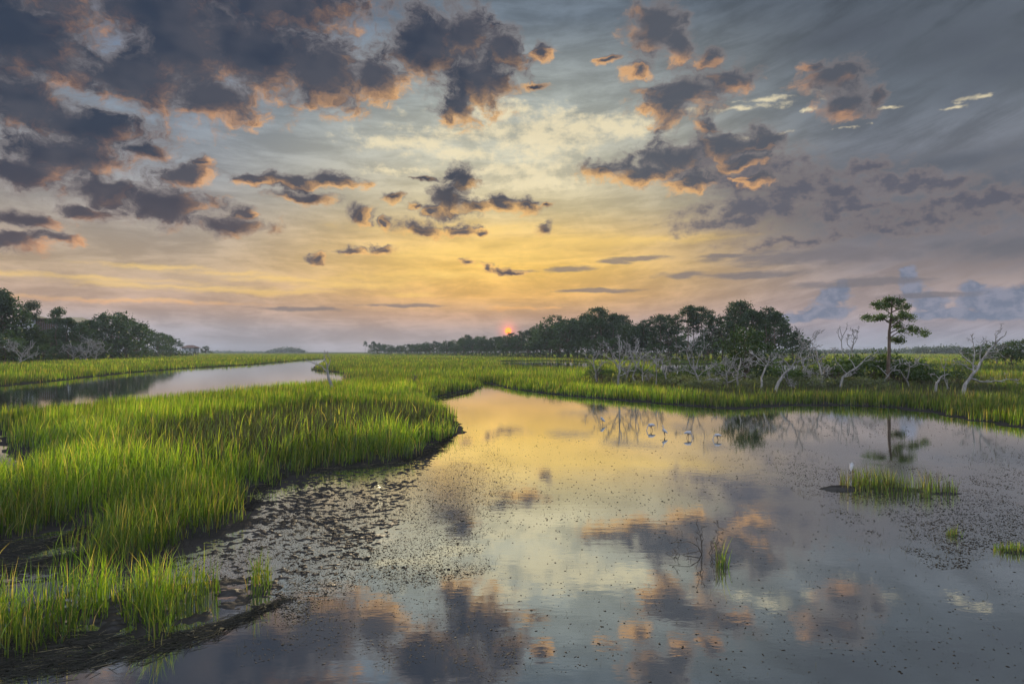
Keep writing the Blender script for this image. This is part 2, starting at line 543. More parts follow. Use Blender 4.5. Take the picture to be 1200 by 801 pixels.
def bark_mat(name, c1, c2, scale=6.0):
    m, nt, out = material(name)
    tc = nt.n('ShaderNodeTexCoord').outputs['Object']
    n = nt.noise(nt.v('MULTIPLY', tc, (1, 1, 0.25)), scale, 5, 0.65)
    n2 = nt.noise(tc, scale * 5, 3, 0.6)
    c = nt.mix(nt.rng(n, 0.33, 0.68), c1, c2)
    c = nt.mix(nt.rng(n2, 0.55, 0.75, 0, 0.5), c, tuple(x * 0.5 for x in c1))
    bsdf(nt, out, c, 0.85, 0.2, bump(nt, n2, 0.5, 0.02))
    return m


def plain_mat(name, c, rough=0.6, spec=0.3, vary=0.15, scale=3.0):
    m, nt, out = material(name)
    tc = nt.n('ShaderNodeTexCoord').outputs['Object']
    n = nt.noise(tc, scale, 4, 0.6)
    cc = nt.mix(n, tuple(x * (1 - vary) for x in c), tuple(min(1, x * (1 + vary)) for x in c))
    bsdf(nt, out, cc, rough, spec)
    return m


WATER_LOW = 0.58
MUD_FILM = [(-3.6, 12.6, 2.6, 3.4), (-2.2, 16.5, 2.4, 3.6), (-4.4, 10.4, 1.6, 1.8), (8.4, 13.2, 3.6, 3.2), (10.5, 17.0, 5.0, 3.4)]
M_WATER = water_mat()
M_MUD = mud_mat()
M_LUMP = plain_mat('dark mud lumps', (0.018, 0.016, 0.013), 0.75, 0.15)
M_GRASS = leaf_mat('marsh grass', trans=0.65, gloss=0.05)
M_SHADED_AND_DEAD = leaf_mat('shaded grass and dead stems', trans=0.35, gloss=0.04)  # blade colours here carry painted shade; dead stems use it too
M_PINE = leaf_mat('pine needles', col=(0.024, 0.052, 0.018), trans=0.3, gloss=0.05)
M_OAK = leaf_mat('broad leaves', col=(0.026, 0.052, 0.016), trans=0.35, gloss=0.05)
M_BUSH = leaf_mat('bush leaves', col=(0.040, 0.072, 0.018), trans=0.4, gloss=0.05)
M_ELDER = leaf_mat('grey green shrub leaves', col=(0.085, 0.105, 0.055), trans=0.4, gloss=0.05)
M_PINEBARK = bark_mat('pine bark', (0.075, 0.055, 0.042), (0.16, 0.12, 0.095))
M_DEAD = bark_mat('weathered dead wood', (0.16, 0.155, 0.15), (0.37, 0.36, 0.35), 4.0)
M_DARKDEAD = bark_mat('dark dead wood', (0.07, 0.06, 0.05), (0.16, 0.14, 0.12), 4.0)


# ------------------------------------------------------------------ where water ends and marsh begins
def W(px, py, z=0.0):
    d = (H_EYE - z) * FPX / (py - HZ)
    return ((px - 600) / FPX * d, d)


def T(px, py):
    return W(px, py, 1.0)


LAGOON = [W(*q) for q in [(563, 447.5), (557, 456), (516, 463), (498, 470), (520, 480), (531, 492), (526, 506), (503, 527), (470, 540), (430, 546), (400, 547),
                          (335, 554), (300, 572), (284, 597), (262, 615), (200, 641), (165, 652), (128, 655), (108, 640), (104, 607), (60, 622), (0, 632), (-80, 640), (-240, 655)]] + \
         [(-24, 4), (-30, -60), (70, -60), (60, 18)] + \
         [W(*q) for q in [(1300, 522), (1200, 501), (1160, 495), (1110, 486), (1050, 478), (1000, 475), (930, 475), (860, 479), (800, 475), (730, 469), (650, 462.5), (600, 455.5), (573, 449)]]
CREEK = [W(*q) for q in [(-140, 459), (-100, 457), (0, 452.5), (60, 447), (150, 437), (215, 432), (300, 427), (350, 422.5), (381, 420.5), (379, 424), (370, 429), (366, 434), (398, 436.5), (404, 439)]] + \
        [T(*q) for q in [(402, 439.5), (366, 441), (345, 442.5), (300, 446.5), (250, 450), (150, 457), (60, 463), (0, 467), (-100, 473), (-160, 476)]]
POOL = [W(-90, 498), W(14, 501), W(29, 512, 0.85), W(14, 524, 0.85), W(-90, 534, 0.85)]
FAR_POND = [W(585, 423), W(640, 422.5), W(690, 424), T(692, 426.5), T(640, 426), T(588, 424.5)]
FAR_POND2 = [W(770, 426), W(890, 426.5), W(940, 427), T(940, 433), T(850, 433), T(775, 431)]
WATERS = [LAGOON, CREEK, POOL, FAR_POND, FAR_POND2]
CLUMP = [W(*q) for q in [(-90, 790), (0, 772), (62, 756), (130, 748), (200, 738), (262, 720), (284, 697), (255, 685), (200, 690), (120, 702), (60, 692), (0, 700), (-90, 705)]]
TUFT_A = [W(*q) for q in [(990, 569), (1012, 577), (1050, 583), (1092, 584), (1110, 574), (1104, 556), (1070, 552), (1030, 557)]]
DARK_A = [W(*q, 0.92) for q in [(150, 500), (215, 482), (300, 468), (390, 460), (470, 462), (528, 466), (510, 480), (440, 490), (370, 502), (300, 512), (220, 522)]]  # outline of meadow grass whose colour is darkened to stand for shade
DARK_B = [W(*q) for q in [(690, 457), (740, 458), (785, 464), (810, 470), (860, 472.5), (930, 469), (1000, 469.5), (1080, 473.5), (1140, 475), (1178, 471), (1184, 462), (1150, 447), (1080, 440), (960, 436), (850, 435), (760, 437), (700, 441), (680, 450)]]  # island band of short brown grass, shade included in its colour


def inside(P, x, y):
    r = np.zeros(x.shape, bool)
    n = len(P)
    for i in range(n):
        (x0, y0), (x1, y1) = P[i], P[(i + 1) % n]
        if y0 == y1:
            continue
        c = ((y0 > y) != (y1 > y)) & (x < (x1 - x0) * (y - y0) / (y1 - y0) + x0)
        r ^= c
    return r


def sdist(P, x, y):
    """Signed distance to a polygon, positive inside."""
    best = np.full(x.shape, 1e12)
    n = len(P)
    for i in range(n):
        (x0, y0), (x1, y1) = P[i], P[(i + 1) % n]
        dx, dy = x1 - x0, y1 - y0
        L = dx * dx + dy * dy + 1e-12
        t = np.clip(((x - x0) * dx + (y - y0) * dy) / L, 0, 1)
        best = np.minimum(best, (x - x0 - t * dx) ** 2 + (y - y0 - t * dy) ** 2)
    d = np.sqrt(best)
    return np.where(inside(P, x, y), d, -d)


_tab = rs.rand(256, 256).astype(np.float32)


def vnoise(x, y):
    xi, yi = np.floor(x).astype(int), np.floor(y).astype(int)
    fx, fy = x - xi, y - yi
    fx, fy = fx * fx * (3 - 2 * fx), fy * fy * (3 - 2 * fy)
    a, b = _tab[xi & 255, yi & 255], _tab[(xi + 1) & 255, yi & 255]
    c, d = _tab[xi & 255, (yi + 1) & 255], _tab[(xi + 1) & 255, (yi + 1) & 255]
    return (a * (1 - fx) + b * fx) * (1 - fy) + (c * (1 - fx) + d * fx) * fy


def fbm(x, y, o=4, g=0.5):
    s, a, t = 0, 1.0, 0.0
    for k in range(o):
        s = s + a * vnoise(x * 2 ** k + 17.3 * k, y * 2 ** k + 5.1 * k)
        t += a
        a *= g
    return s / t


def marsh_sd(x, y):
    s = None
    for P in WATERS:
        d = -sdist(P, x, y)
        s = d if s is None else np.minimum(s, d)
    for P in (CLUMP,):
        s = np.maximum(s, sdist(P, x, y))
    return s


def sstep(a, b, x):
    t = np.clip((x - a) / (b - a), 0, 1)
    return t * t * (3 - 2 * t)


# the soft mud flat that runs out from the left bank, only just under or over the water
FLAT = [W(*q) for q in [(-200, 690), (60, 600), (104, 600), (240, 600), (300, 560), (400, 540), (500, 527), (535, 500), (545, 505), (520, 545), (500, 580), (490, 615), (460, 655), (420, 700), (345, 725), (250, 760), (60, 800), (-300, 900)]]
FLAT_R = [W(*q) for q in [(830, 520), (900, 512), (960, 525), (1060, 520), (1230, 510), (1300, 690), (1180, 672), (1080, 655), (1000, 640), (930, 590), (900, 560)]]


def ground_h(x, y, s=None):
    if s is None:
        s = marsh_sd(x, y)
    n = fbm(x * 1.1, y * 1.1, 4) - 0.5
    nf = fbm(x * 4.3 + 9, y * 4.3, 3, 0.6) - 0.5
    e = s + n * 1.5
    h = -0.35 + 0.37 * sstep(-2.6, 0.1, e) + 0.14 * sstep(0.0, 1.6, e)
    fl = np.maximum(sstep(-0.9, 0.5, sdist(FLAT, x, y)), 0.75 * sstep(-1.5, 1.0, sdist(FLAT_R, x, y)))
    near = 1 - sstep(25, 45, np.hypot(x, y))
    nd = fbm(x * 13 + 3, y * 12 + 1, 2, 0.6) - 0.5
    flat_h = -0.004 + n * 0.036 + nf * 0.026 + nd * 0.062
    h = np.maximum(h, np.where(fl > 0.01, -0.35 * (1 - fl) + flat_h * fl, -9))
    cl = sdist(CLUMP, x, y)
    h = np.where(cl > -0.4, np.minimum(h, 0.002 + n * 0.05 + nf * 0.05), h)
    return h + nf * 0.05 * near * sstep(-0.5, 0.5, e)


def ground_at(x, y):
    return float(ground_h(np.array([float(x)]), np.array([float(y)]))[0])


def build_ground():
    fr = np.concatenate([np.linspace(-43, 43, 620), np.linspace(46, 314, 68)])
    th = np.radians(90 - fr)
    r = np.concatenate([[0.6, 1.5, 2.5], np.geomspace(3.4, 8.9, 90), np.geomspace(9, 22, 420), np.geomspace(22.2, 60, 150), np.geomspace(62, 700, 150), np.geomspace(760, 9000, 30)])
    TH, R = np.meshgrid(th, r)
    x, y = (R * np.cos(TH)).ravel(), (R * np.sin(TH)).ravel()
    s = np.empty_like(x)
    far = np.hypot(x, y) > 800
    s[far] = 50
    s[~far] = marsh_sd(x[~far], y[~far])
    z = ground_h(x, y, s)
    na, nr = len(th), len(r)
    i = np.arange(na)
    j = (i + 1) % na
    quads = []
    for k in range(nr - 1):
        quads.append(np.stack([k * na + i, (k + 1) * na + i, (k + 1) * na + j, k * na + j], 1))
    q = np.concatenate(quads)[:, ::-1]
    V = np.stack([x, y, z], 1)
    V = np.vstack([V, [[0, 0, z[0]]]])
    tri = np.stack([np.full(na, len(V) - 1), j, i], 1)[:, ::-1]
    green = sstep(35, 90, np.hypot(V[:, 0], V[:, 1])) * np.append(sstep(0.4, 2.0, s), 0)
    me = mesh_np('ground', V, tri, q, col=np.repeat(green[:, None], 3, 1), smooth=True)
    return tag(obj('ground', me, M_MUD), 'dark wet mud of the salt marsh running out to the horizon', None, kind='structure')


GROUND = build_ground()


def build_water():
    n = 96
    a = np.linspace(0, 2 * pi, n, endpoint=False)
    V = [(0, 0, 0)]
    F = []
    rr = [40, 300, 2000, 9000]
    for k, R in enumerate(rr):
        V += [(R * math.cos(t), R * math.sin(t), 0) for t in a]
    for i in range(n):
        j = (i + 1) % n
        F.append((0, 1 + i, 1 + j))
        for k in range(len(rr) - 1):
            b, c = 1 + k * n, 1 + (k + 1) * n
            F.append((b + i, c + i, c + j, b + j))
    me = bpy.data.meshes.new('water')
    me.from_pydata(V, [], F)
    return tag(obj('water', me, M_WATER), 'still tidal water mirroring the sunrise clouds', None, kind='structure')


build_water()

# ------------------------------------------------------------------ grass
def blades(B, H, Wd, yaw, leanv, col, K, tipw=0.0, tcol=None):
    """One mesh of tapering, bending blades. B base points, H height, Wd width, leanv (n,2) sideways throw of the tip."""
    n = len(B)
    t = np.linspace(0, 1, K + 1)
    nv = 2 * K + 1
    V = np.empty((n, nv, 3), np.float32)
    Cc = np.empty((n, nv, 3), np.float32)
    side = np.stack([np.cos(yaw), np.sin(yaw), np.zeros(n)], 1)
    tc = col if tcol is None else tcol
    for k in range(K + 1):
        tt = t[k]
        c = B.copy()
        c[:, 2] += H * tt
        c[:, :2] += leanv * (tt ** 1.8)[None] if np.ndim(tt) else leanv * tt ** 1.8
        w = (Wd * (1 - tt) ** 0.6 * 0.5)[:, None]
        cc = col * (1 - tt) + tc * tt
        if k < K:
            V[:, 2 * k] = c - side * w
            V[:, 2 * k + 1] = c + side * w
            Cc[:, 2 * k] = cc
            Cc[:, 2 * k + 1] = cc
        else:
            V[:, 2 * K] = c
            Cc[:, 2 * K] = cc
    off = (np.arange(n) * nv)[:, None]
    qs = [off + np.array([2 * k, 2 * k + 1, 2 * k + 3, 2 * k + 2]) for k in range(K - 1)]
    tr = off + np.array([2 * K - 2, 2 * K - 1, 2 * K])
    return V.reshape(-1, 3), tr, (np.concatenate(qs) if qs else np.zeros((0, 4), int)), Cc.reshape(-1, 3)


def join(parts):
    V, Tt, Q, Cc, o = [], [], [], [], 0
    for v, t, q, c in parts:
        V.append(v)
        Tt.append(t + o)
        Q.append(q + o)
        Cc.append(c)
        o += len(v)
    return np.concatenate(V), np.concatenate(Tt), np.concatenate(Q), np.concatenate(Cc)


PAL = np.array([[0.096, 0.188, 0.010], [0.132, 0.222, 0.013], [0.058, 0.130, 0.010], [0.20, 0.27, 0.026], [0.034, 0.080, 0.010], [0.31, 0.29, 0.10]])


def grass_points(nd, dmin, dmax, half=41):
    """Bearing/range points whose density falls with the square of the distance."""
    d = np.exp(rs.uniform(math.log(dmin), math.log(dmax), nd))
    a = np.radians(rs.uniform(-half, half, nd))
    return d * np.sin(a), d * np.cos(a), d


def make_grass():
    parts, rparts = [], []
    for (n, d0, d1, K) in ((210000, 5.5, 24, 3), (250000, 24, 75, 2), (240000, 75, 1100, 2)):
        x, y, d = grass_points(n, d0, d1)
        s = marsh_sd(x, y)
        e = s + (fbm(x * 1.1, y * 1.1, 4) - 0.5) * 1.5 + (fbm(x * 0.35 + 40, y * 0.35, 3) - 0.5) * 1.1 + (fbm(x * 2.6 + 4, y * 2.6, 2) - 0.5) * 0.9
        clump = sdist(CLUMP, x, y)
        inc = clump > -0.3
        tuft = sdist(TUFT_A, x, y) > -0.5
        patch = fbm(x * 1.9 + 3, y * 1.9 + 8, 3)
        keep = (e > -0.05) & ~tuft
        keep &= (rs.rand(n) < sstep(-0.05, 0.6, e) * 0.85 + 0.15)
        keep &= ~inc | ((patch > 0.42) & (rs.rand(n) < 0.6))
        x, y, d, e, inc, s = x[keep], y[keep], d[keep], e[keep], inc[keep], s[keep]
        m = len(x)
        z = ground_h(x, y, s) - 0.02
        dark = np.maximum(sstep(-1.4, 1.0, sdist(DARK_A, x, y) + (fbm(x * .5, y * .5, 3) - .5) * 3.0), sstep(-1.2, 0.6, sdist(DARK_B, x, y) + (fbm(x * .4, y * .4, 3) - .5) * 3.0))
        lo = fbm(x * 0.12 + 5, y * 0.12 + 2, 4)
        band = fbm(x * 0.02 + 5, y * 0.06 + 2, 4)
        mid_ = fbm(x * 0.55 + 7, y * 0.55 + 3, 3)
        hgt = (0.42 + 0.42 * lo + 0.40 * mid_) * np.where(rs.rand(m) < 0.25, rs.uniform(0.35, 0.75, m), rs.uniform(0.7, 1.25, m)) * (0.72 + 0.28 * sstep(0.1, 2.2, e))
        hgt = np.where(inc, hgt * 0.95, hgt * 0.92)
        hgt = np.where((x > 1.5) & (d > 26) & (d < 75), hgt * 0.80, hgt)
        ci = rs.choice(len(PAL), m, p=[.27, .22, .18, .12, .12, .09])
        col = PAL[ci] * rs.uniform(0.7, 1.3, (m, 1)) * (0.62 + 0.76 * np.clip((mid_ - 0.28) * 2.2, 0, 1))[:, None]
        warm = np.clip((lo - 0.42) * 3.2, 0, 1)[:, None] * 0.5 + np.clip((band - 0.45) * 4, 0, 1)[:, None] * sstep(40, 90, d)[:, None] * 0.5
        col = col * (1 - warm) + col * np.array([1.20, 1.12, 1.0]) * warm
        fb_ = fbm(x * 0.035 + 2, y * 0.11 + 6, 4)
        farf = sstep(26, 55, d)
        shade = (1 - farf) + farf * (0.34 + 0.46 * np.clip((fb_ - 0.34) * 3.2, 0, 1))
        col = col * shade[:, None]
        tan_ = rs.rand(m) < 0.06
        col[tan_] = np.array([0.19, 0.15, 0.075]) * rs.uniform(0.5, 1.1, (tan_.sum(), 1))
        wid = np.maximum(0.0105, d / (1250.0 + 450.0 * sstep(40, 90, d))) * rs.uniform(0.6, 1.4, m)
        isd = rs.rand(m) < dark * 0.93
        # side leaves leave the stem part of the way up
        leaf = (rs.rand(m) < 0.55) & (d < 30)
        up = np.where(leaf, rs.uniform(0.0, 0.5, m) * hgt, 0)
        lean_a = rs.uniform(0, 2 * pi, m)
        lean_r = np.where(leaf, rs.uniform(0.10, 0.42, m), rs.uniform(0.0, 0.16, m)) * hgt
        lv = np.stack([np.cos(lean_a) * lean_r + 0.05 * hgt, np.sin(lean_a) * lean_r], 1)
        B = np.stack([x, y, z + up], 1)
        hh = np.where(leaf, hgt * rs.uniform(0.4, 0.75, m), hgt)
        yaw = rs.uniform(-0.9, 0.9, m) + np.where(rs.rand(m) < 0.25, 1.2, 0)
        base = col * np.array([0.82, 0.80, 0.9])
        tip = col * np.array([1.30, 1.18, 1.1])
        g = ~isd
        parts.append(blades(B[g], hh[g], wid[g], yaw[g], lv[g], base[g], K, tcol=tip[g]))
        rc = np.array([0.040, 0.045, 0.020]) * rs.uniform(0.5, 1.9, (m, 1)) + np.where(rs.rand(m, 1) < .12, 0.04, 0)  # short dark grass, with shade painted into the blade colour
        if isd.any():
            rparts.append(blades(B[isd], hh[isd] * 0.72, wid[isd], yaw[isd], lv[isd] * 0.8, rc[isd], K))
    v, t, q, c = join(parts)
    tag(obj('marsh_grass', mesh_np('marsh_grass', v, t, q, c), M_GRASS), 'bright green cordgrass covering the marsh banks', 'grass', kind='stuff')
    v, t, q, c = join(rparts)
    tag(obj('shaded_grass', mesh_np('shaded_grass', v, t, q, c), M_SHADED_AND_DEAD), 'short dark brown marsh grass in patches, shade painted into its colour', 'shaded_grass', kind='stuff')


make_grass()


def tuft(name, label, cx, cy, rx, ry, n, hmax, hmin=0.15, mound=None, dark=0.3, gap=0.36):
    """A lone clump of grass standing in the water, its blades and its little mound of mud."""
    root = thing(name, label, 'grass tuft', (cx, cy, 0))
    a, r = rs.uniform(0, 2 * pi, n), np.sqrt(rs.rand(n))
    x, y = r * np.cos(a) * rx, r * np.sin(a) * ry
    cl = fbm((x + cx) * 3.2, (y + cy) * 3.2, 2)
    k = (cl + 0.12 * (0.6 - r) > gap) | (rs.rand(n) < 0.17)
    x, y, r, cl = x[k], y[k], r[k], cl[k]
    m = len(x)
    H = rs.uniform(hmin, hmax, m) * (1.05 - 0.5 * r) * np.clip(0.3 + 1.1 * fbm((x + cx) * 1.7 + 9, (y + cy) * 1.7, 2), 0.3, 1.1)
    la = rs.uniform(0, 2 * pi, m)
    lr = rs.uniform(0.05, 0.5, m) ** 1.3 * H
    col = PAL[rs.choice(len(PAL), m, p=[.22, .15, .25, .08, .2, .10])] * rs.uniform(0.6, 1.15, (m, 1))
    dk = rs.rand(m) < dark
    col[dk] = np.array([0.055, 0.05, 0.03]) * rs.uniform(0.6, 1.4, (dk.sum(), 1))
    v, t, q, c = blades(np.stack([x, y, np.full(m, -0.03)], 1), H, rs.uniform(0.007, 0.013, m), rs.uniform(-1, 1, m), np.stack([np.cos(la) * lr, np.sin(la) * lr], 1), col, 4)
    obj('blades', mesh_np('blades', v, t, q, c), M_GRASS, root)
    if mound:
        for (mx, my, ma, mb, mh) in mound:
            g = 28
            u, w_ = np.meshgrid(np.linspace(-1, 1, g), np.linspace(-1, 1, g))
            rr = np.hypot(u, w_)
            nz = fbm(u * 3 + mx * 7 + 20, w_ * 3 + my * 7 + 20, 4)
            h = mh * (sstep(1.0, 0.2, rr + (nz - 0.5) * 0.9)) * (0.6 + 0.8 * nz) - 0.03
            V = np.stack([mx + u * ma, my + w_ * mb, h], 2).reshape(-1, 3)
            ii = (np.arange(g - 1)[:, None] * g + np.arange(g - 1)[None]).ravel()
            obj('mud_mound', mesh_np('mud_mound', V, None, np.stack([ii, ii + 1, ii + g + 1, ii + g], 1), smooth=True), M_MUD, root)
    return root


_x, _y = W(1052, 574)
tuft('grass_tuft', 'largest grass tuft standing in the shallows, a spit of dark mud beside it', _x, _y, 1.30, 0.85, 2600, 1.0, 0.25, gap=0.515, dark=0.5,
     mound=[(-1.25, 0.15, 0.60, 0.30, 0.11), (0.85, -0.40, 0.6, 0.22, 0.06), (0.0, 0.0, 1.2, 0.6, 0.045)])
_x, _y = W(1120, 627)
tuft('grass_tuft', 'small dark grass tuft standing alone in speckled shallows', _x, _y, 0.16, 0.12, 120, 0.33, mound=[(0, 0, 0.2, 0.16, 0.035)], dark=0.5)
_x, _y = W(1192, 647)
tuft('grass_tuft', 'low spreading grass tuft cut off by the edge of the picture', _x, _y, 0.34, 0.26, 420, 0.26, 0.08, mound=[(0, 0, 0.42, 0.32, 0.05)], dark=0.3)


# ------------------------------------------------------------------ lumps of mud, bits of stem
def lumps(x, y, size, zb):
    n = len(x)
    base = np.array([[0, 0, 1], [0, 0, -1]] + [[math.cos(a), math.sin(a), z] for z, o in ((0.5, 0), (-0.4, 0.5)) for a in (np.arange(5) + o) * 2 * pi / 5])
    base[2:, :2] *= 0.9
    tri = []
    for i in range(5):
        j = (i + 1) % 5
        tri += [(0, 2 + i, 2 + j), (1, 7 + j, 7 + i), (2 + i, 7 + i, 2 + j), (2 + j, 7 + i, 7 + j)]
    tri = np.array(tri)
    S = np.stack([size * rs.uniform(0.7, 1.7, n), size * rs.uniform(0.6, 1.1, n), size * rs.uniform(0.25, 0.6, n)], 1)
    P = base[None] * S[:, None] * rs.uniform(0.6, 1.35, (n, 12, 1))
    r = rs.uniform(0, pi, n)
    c_, s_ = np.cos(r)[:, None], np.sin(r)[:, None]
    P = np.stack([P[..., 0] * c_ - P[..., 1] * s_, P[..., 0] * s_ + P[..., 1] * c_, P[..., 2]], 2)
    P[..., 0] += x[:, None]
    P[..., 1] += y[:, None]
    P[..., 2] += zb[:, None]
    off = (np.arange(n) * 12)[:, None, None]
    return P.reshape(-1, 3), (tri[None] + off).reshape(-1, 3)


def zone_points(n, poly):
    """Points spread evenly over a zone given in photo columns and rows."""
    P = np.array(poly, float)
    out = []
    while sum(len(o) for o in out) < n:
        px, py = rs.uniform(P[:, 0].min(), P[:, 0].max(), n * 2), rs.uniform(P[:, 1].min(), P[:, 1].max(), n * 2)
        k = inside(poly, px, py)
        d = H_EYE * FPX / (py[k] - HZ)
        out.append(np.stack([(px[k] - 600) / FPX * d, d], 1))
    return np.concatenate(out)[:n]


def make_debris():
    zl = [(110, 650), (285, 600), (305, 575), (340, 556), (400, 549), (470, 543), (505, 530), (540, 497), (600, 520), (610, 600), (580, 670), (440, 700), (330, 740), (300, 690)]
    zlf = [(230, 800), (330, 700), (540, 660), (640, 800)]
    zr = [(820, 520), (860, 512), (930, 520), (1000, 545), (1100, 535), (1200, 520), (1230, 530), (1230, 660), (1100, 668), (1010, 645), (950, 605), (900, 565)]
    zr2 = [(930, 478), (1050, 482), (1190, 505), (1200, 530), (1000, 525), (890, 505)]
    zall = [(300, 800), (330, 720), (520, 560), (540, 520), (620, 492), (700, 500), (830, 500), (1230, 520), (1230, 800)]
    zmid = [(540, 520), (640, 495), (860, 510), (900, 560), (800, 640), (560, 640)]
    P, S = [], []
    for z, n, s0, s1, thr in ((zl, 42000, 0.0035, 0.013, 0.41), (zl, 5000, 0.006, 0.026, 0.50), (zlf, 5000, 0.003, 0.011, 0.43), (zr, 26000, 0.004, 0.018, 0.46), (zr2, 3600, 0.008, 0.024, 0.47), (zall, 4200, 0.004, 0.015, 0.43), (zmid, 2200, 0.006, 0.022, 0.40)):
        p = zone_points(n, z)
        q = np.stack([p[:, 0] / p[:, 1] * FPX + 600, HZ + H_EYE * FPX / p[:, 1]], 1)
        edge = np.clip(sdist(z, q[:, 0], q[:, 1]) / 45.0, 0, 1)
        f = 0.55 * fbm(p[:, 0] * 0.9 + 31, p[:, 1] * 0.6 + 11, 4, 0.6) + 0.45 * fbm(p[:, 0] * 3.1 + 3, p[:, 1] * 2.0 + 1, 3, 0.6)
        k = f * (0.6 + 0.4 * edge) > thr - 0.10 * rs.rand(n)
        p = p[k]
        P.append(p)
        S.append(s0 + (s1 - s0) * rs.rand(len(p)) ** 2.2)
    p, s = np.concatenate(P), np.concatenate(S)
    sd = marsh_sd(p[:, 0], p[:, 1])
    k = sd < 0.4
    p, s, sd = p[k], s[k], sd[k]
    h = np.maximum(ground_h(p[:, 0], p[:, 1], sd), 0)
    V, tr = lumps(p[:, 0], p[:, 1], s, h)
    tag(obj('mud_clumps', mesh_np('mud_clumps', V, tr, smooth=True), M_LUMP), 'dark specks of mud breaking the surface of the shallows', 'mud', kind='stuff')
    # stems, upright stubble and floating bits
    P = []
    for z, n in ((zl, 5200), (zlf, 700), (zr, 2600), (zr2, 700), (zall, 500)):
        p = zone_points(n, z)
        P.append(p[fbm(p[:, 0] * 0.9 + 31, p[:, 1] * 0.6 + 11, 4, 0.6) > 0.40])
    p = np.concatenate(P)
    sd = marsh_sd(p[:, 0], p[:, 1])
    p, sd = p[sd < 0.5], sd[sd < 0.5]
    n = len(p)
    h = np.maximum(ground_h(p[:, 0], p[:, 1], sd), 0)
    L = rs.uniform(0.02, 0.11, n)
    flat = rs.rand(n) < 0.6
    a = rs.uniform(0, 2 * pi, n)
    run = np.where(flat, L * rs.uniform(1.0, 1.9, n), L * 0.4)
    B = np.stack([p[:, 0], p[:, 1], h - 0.004], 1)
    v, t, q, c = blades(B, np.where(flat, 0.012, L * 0.8), np.maximum(0.004, p[:, 1] / 2200) * rs.uniform(.7, 1.3, n), rs.uniform(-1.2, 1.2, n), np.stack([np.cos(a) * run, np.sin(a) * run], 1),
                        np.array([0.045, 0.04, 0.028]) * rs.uniform(0.5, 1.7, (n, 1)), 2)
    tag(obj('plant_debris', mesh_np('plant_debris', v, t, q, c), M_SHADED_AND_DEAD), 'broken bits of stem strewn over the mud and shallows', 'debris', kind='stuff')


make_debris()


def sticks(P0, P1, r, cols):
    """Thin three sided stems between two points, all in one mesh."""
    n = len(P0)
    ax = P1 - P0
    ax /= np.linalg.norm(ax, axis=1)[:, None] + 1e-9
    u = np.cross(ax, np.array([0.03, 0.05, 1.0]))
    u /= np.linalg.norm(u, axis=1)[:, None] + 1e-9
    w = np.cross(ax, u)
    V = np.empty((n, 9, 3))
    M = (P0 + P1) / 2 + rs.normal(0, 1, (n, 3)) * (np.linalg.norm(P1 - P0, axis=1) * 0.06)[:, None] * np.array([1, 1, 0.4])
    for k, (c, s) in enumerate(((P0, 1.0), (M, 0.9), (P1, 0.4))):
        for j in range(3):
            a = j * 2 * pi / 3
            V[:, k * 3 + j] = c + (u * math.cos(a) + w * math.sin(a)) * (r * s)[:, None]
    off = (np.arange(n) * 9)[:, None]
    q = np.concatenate([off + np.array([k * 3 + j, k * 3 + (j + 1) % 3, k * 3 + 3 + (j + 1) % 3, k * 3 + 3 + j]) for k in range(2) for j in range(3)])
    return V.reshape(-1, 3), q, np.repeat(cols, 9, 0)


def make_wrack():
    """Drifts of dead reed stems left by the tide along the near left clump and under the bank."""
    lines = [([(-60, 792), (60, 778), (150, 764), (230, 745), (290, 722), (332, 703)], 0.30, 1500), ([(-60, 770), (60, 755), (140, 748)], 0.35, 900),
             ([(-80, 640), (0, 645), (60, 640), (105, 618)], 0.55, 1500), ([(-80, 672), (0, 668), (70, 655), (110, 648)], 0.6, 900),
             ([(330, 556), (400, 549), (470, 543), (505, 530), (532, 506)], 0.35, 1500), ([(285, 600), (300, 577), (335, 557)], 0.3, 500), ([(505, 472), (520, 466), (556, 458)], 0.6, 500)]
    P0, P1, R = [], [], []
    for L, wd, n in lines:
        Q = np.array([W(*q) for q in L])
        seg = np.linalg.norm(np.diff(Q, axis=0), axis=1)
        cum = np.concatenate([[0], np.cumsum(seg)])
        u = rs.uniform(0, cum[-1], n)
        i = np.clip(np.searchsorted(cum, u) - 1, 0, len(seg) - 1)
        t = ((u - cum[i]) / seg[i])[:, None]
        c = Q[i] * (1 - t) + Q[i + 1] * t
        dv = (Q[i + 1] - Q[i]) / seg[i][:, None]
        nv = np.stack([-dv[:, 1], dv[:, 0]], 1)
        taper = np.clip((cum[-1] - u) / (0.5 * cum[-1]), 0.15, 1)
        c = c + nv * (rs.normal(0, wd * 0.55, n) * taper)[:, None]
        ang = np.arctan2(dv[:, 1], dv[:, 0]) + rs.normal(0, 0.6, n)
        ln = rs.uniform(0.08, 0.5, n)
        h = np.maximum(ground_h(c[:, 0], c[:, 1]), 0) + np.abs(rs.normal(0.004, 0.010, n))
        dd = np.stack([np.cos(ang) * ln / 2, np.sin(ang) * ln / 2, rs.normal(0, 0.014, n)], 1)
        c3 = np.stack([c[:, 0], c[:, 1], h], 1)
        P0.append(c3 - dd)
        P1.append(c3 + dd)
        R.append(rs.uniform(0.002, 0.0045, n) * np.maximum(1, c[:, 1] / 16))
    P0, P1, R = map(np.concatenate, (P0, P1, R))
    cols = np.array([0.026, 0.024, 0.021]) * rs.uniform(0.4, 1.8, (len(P0), 1))
    pale = rs.rand(len(P0)) < 0.06
    cols[pale] = np.array([0.22, 0.19, 0.12]) * rs.uniform(0.6, 1.1, (pale.sum(), 1))
    V, q, c = sticks(P0, P1, R, cols)
    tag(obj('reed_wrack', mesh_np('reed_wrack', V, None, q, c), M_SHADED_AND_DEAD), 'tangled drift of dark dead reed stems on the mud', 'wrack', kind='stuff')


make_wrack()

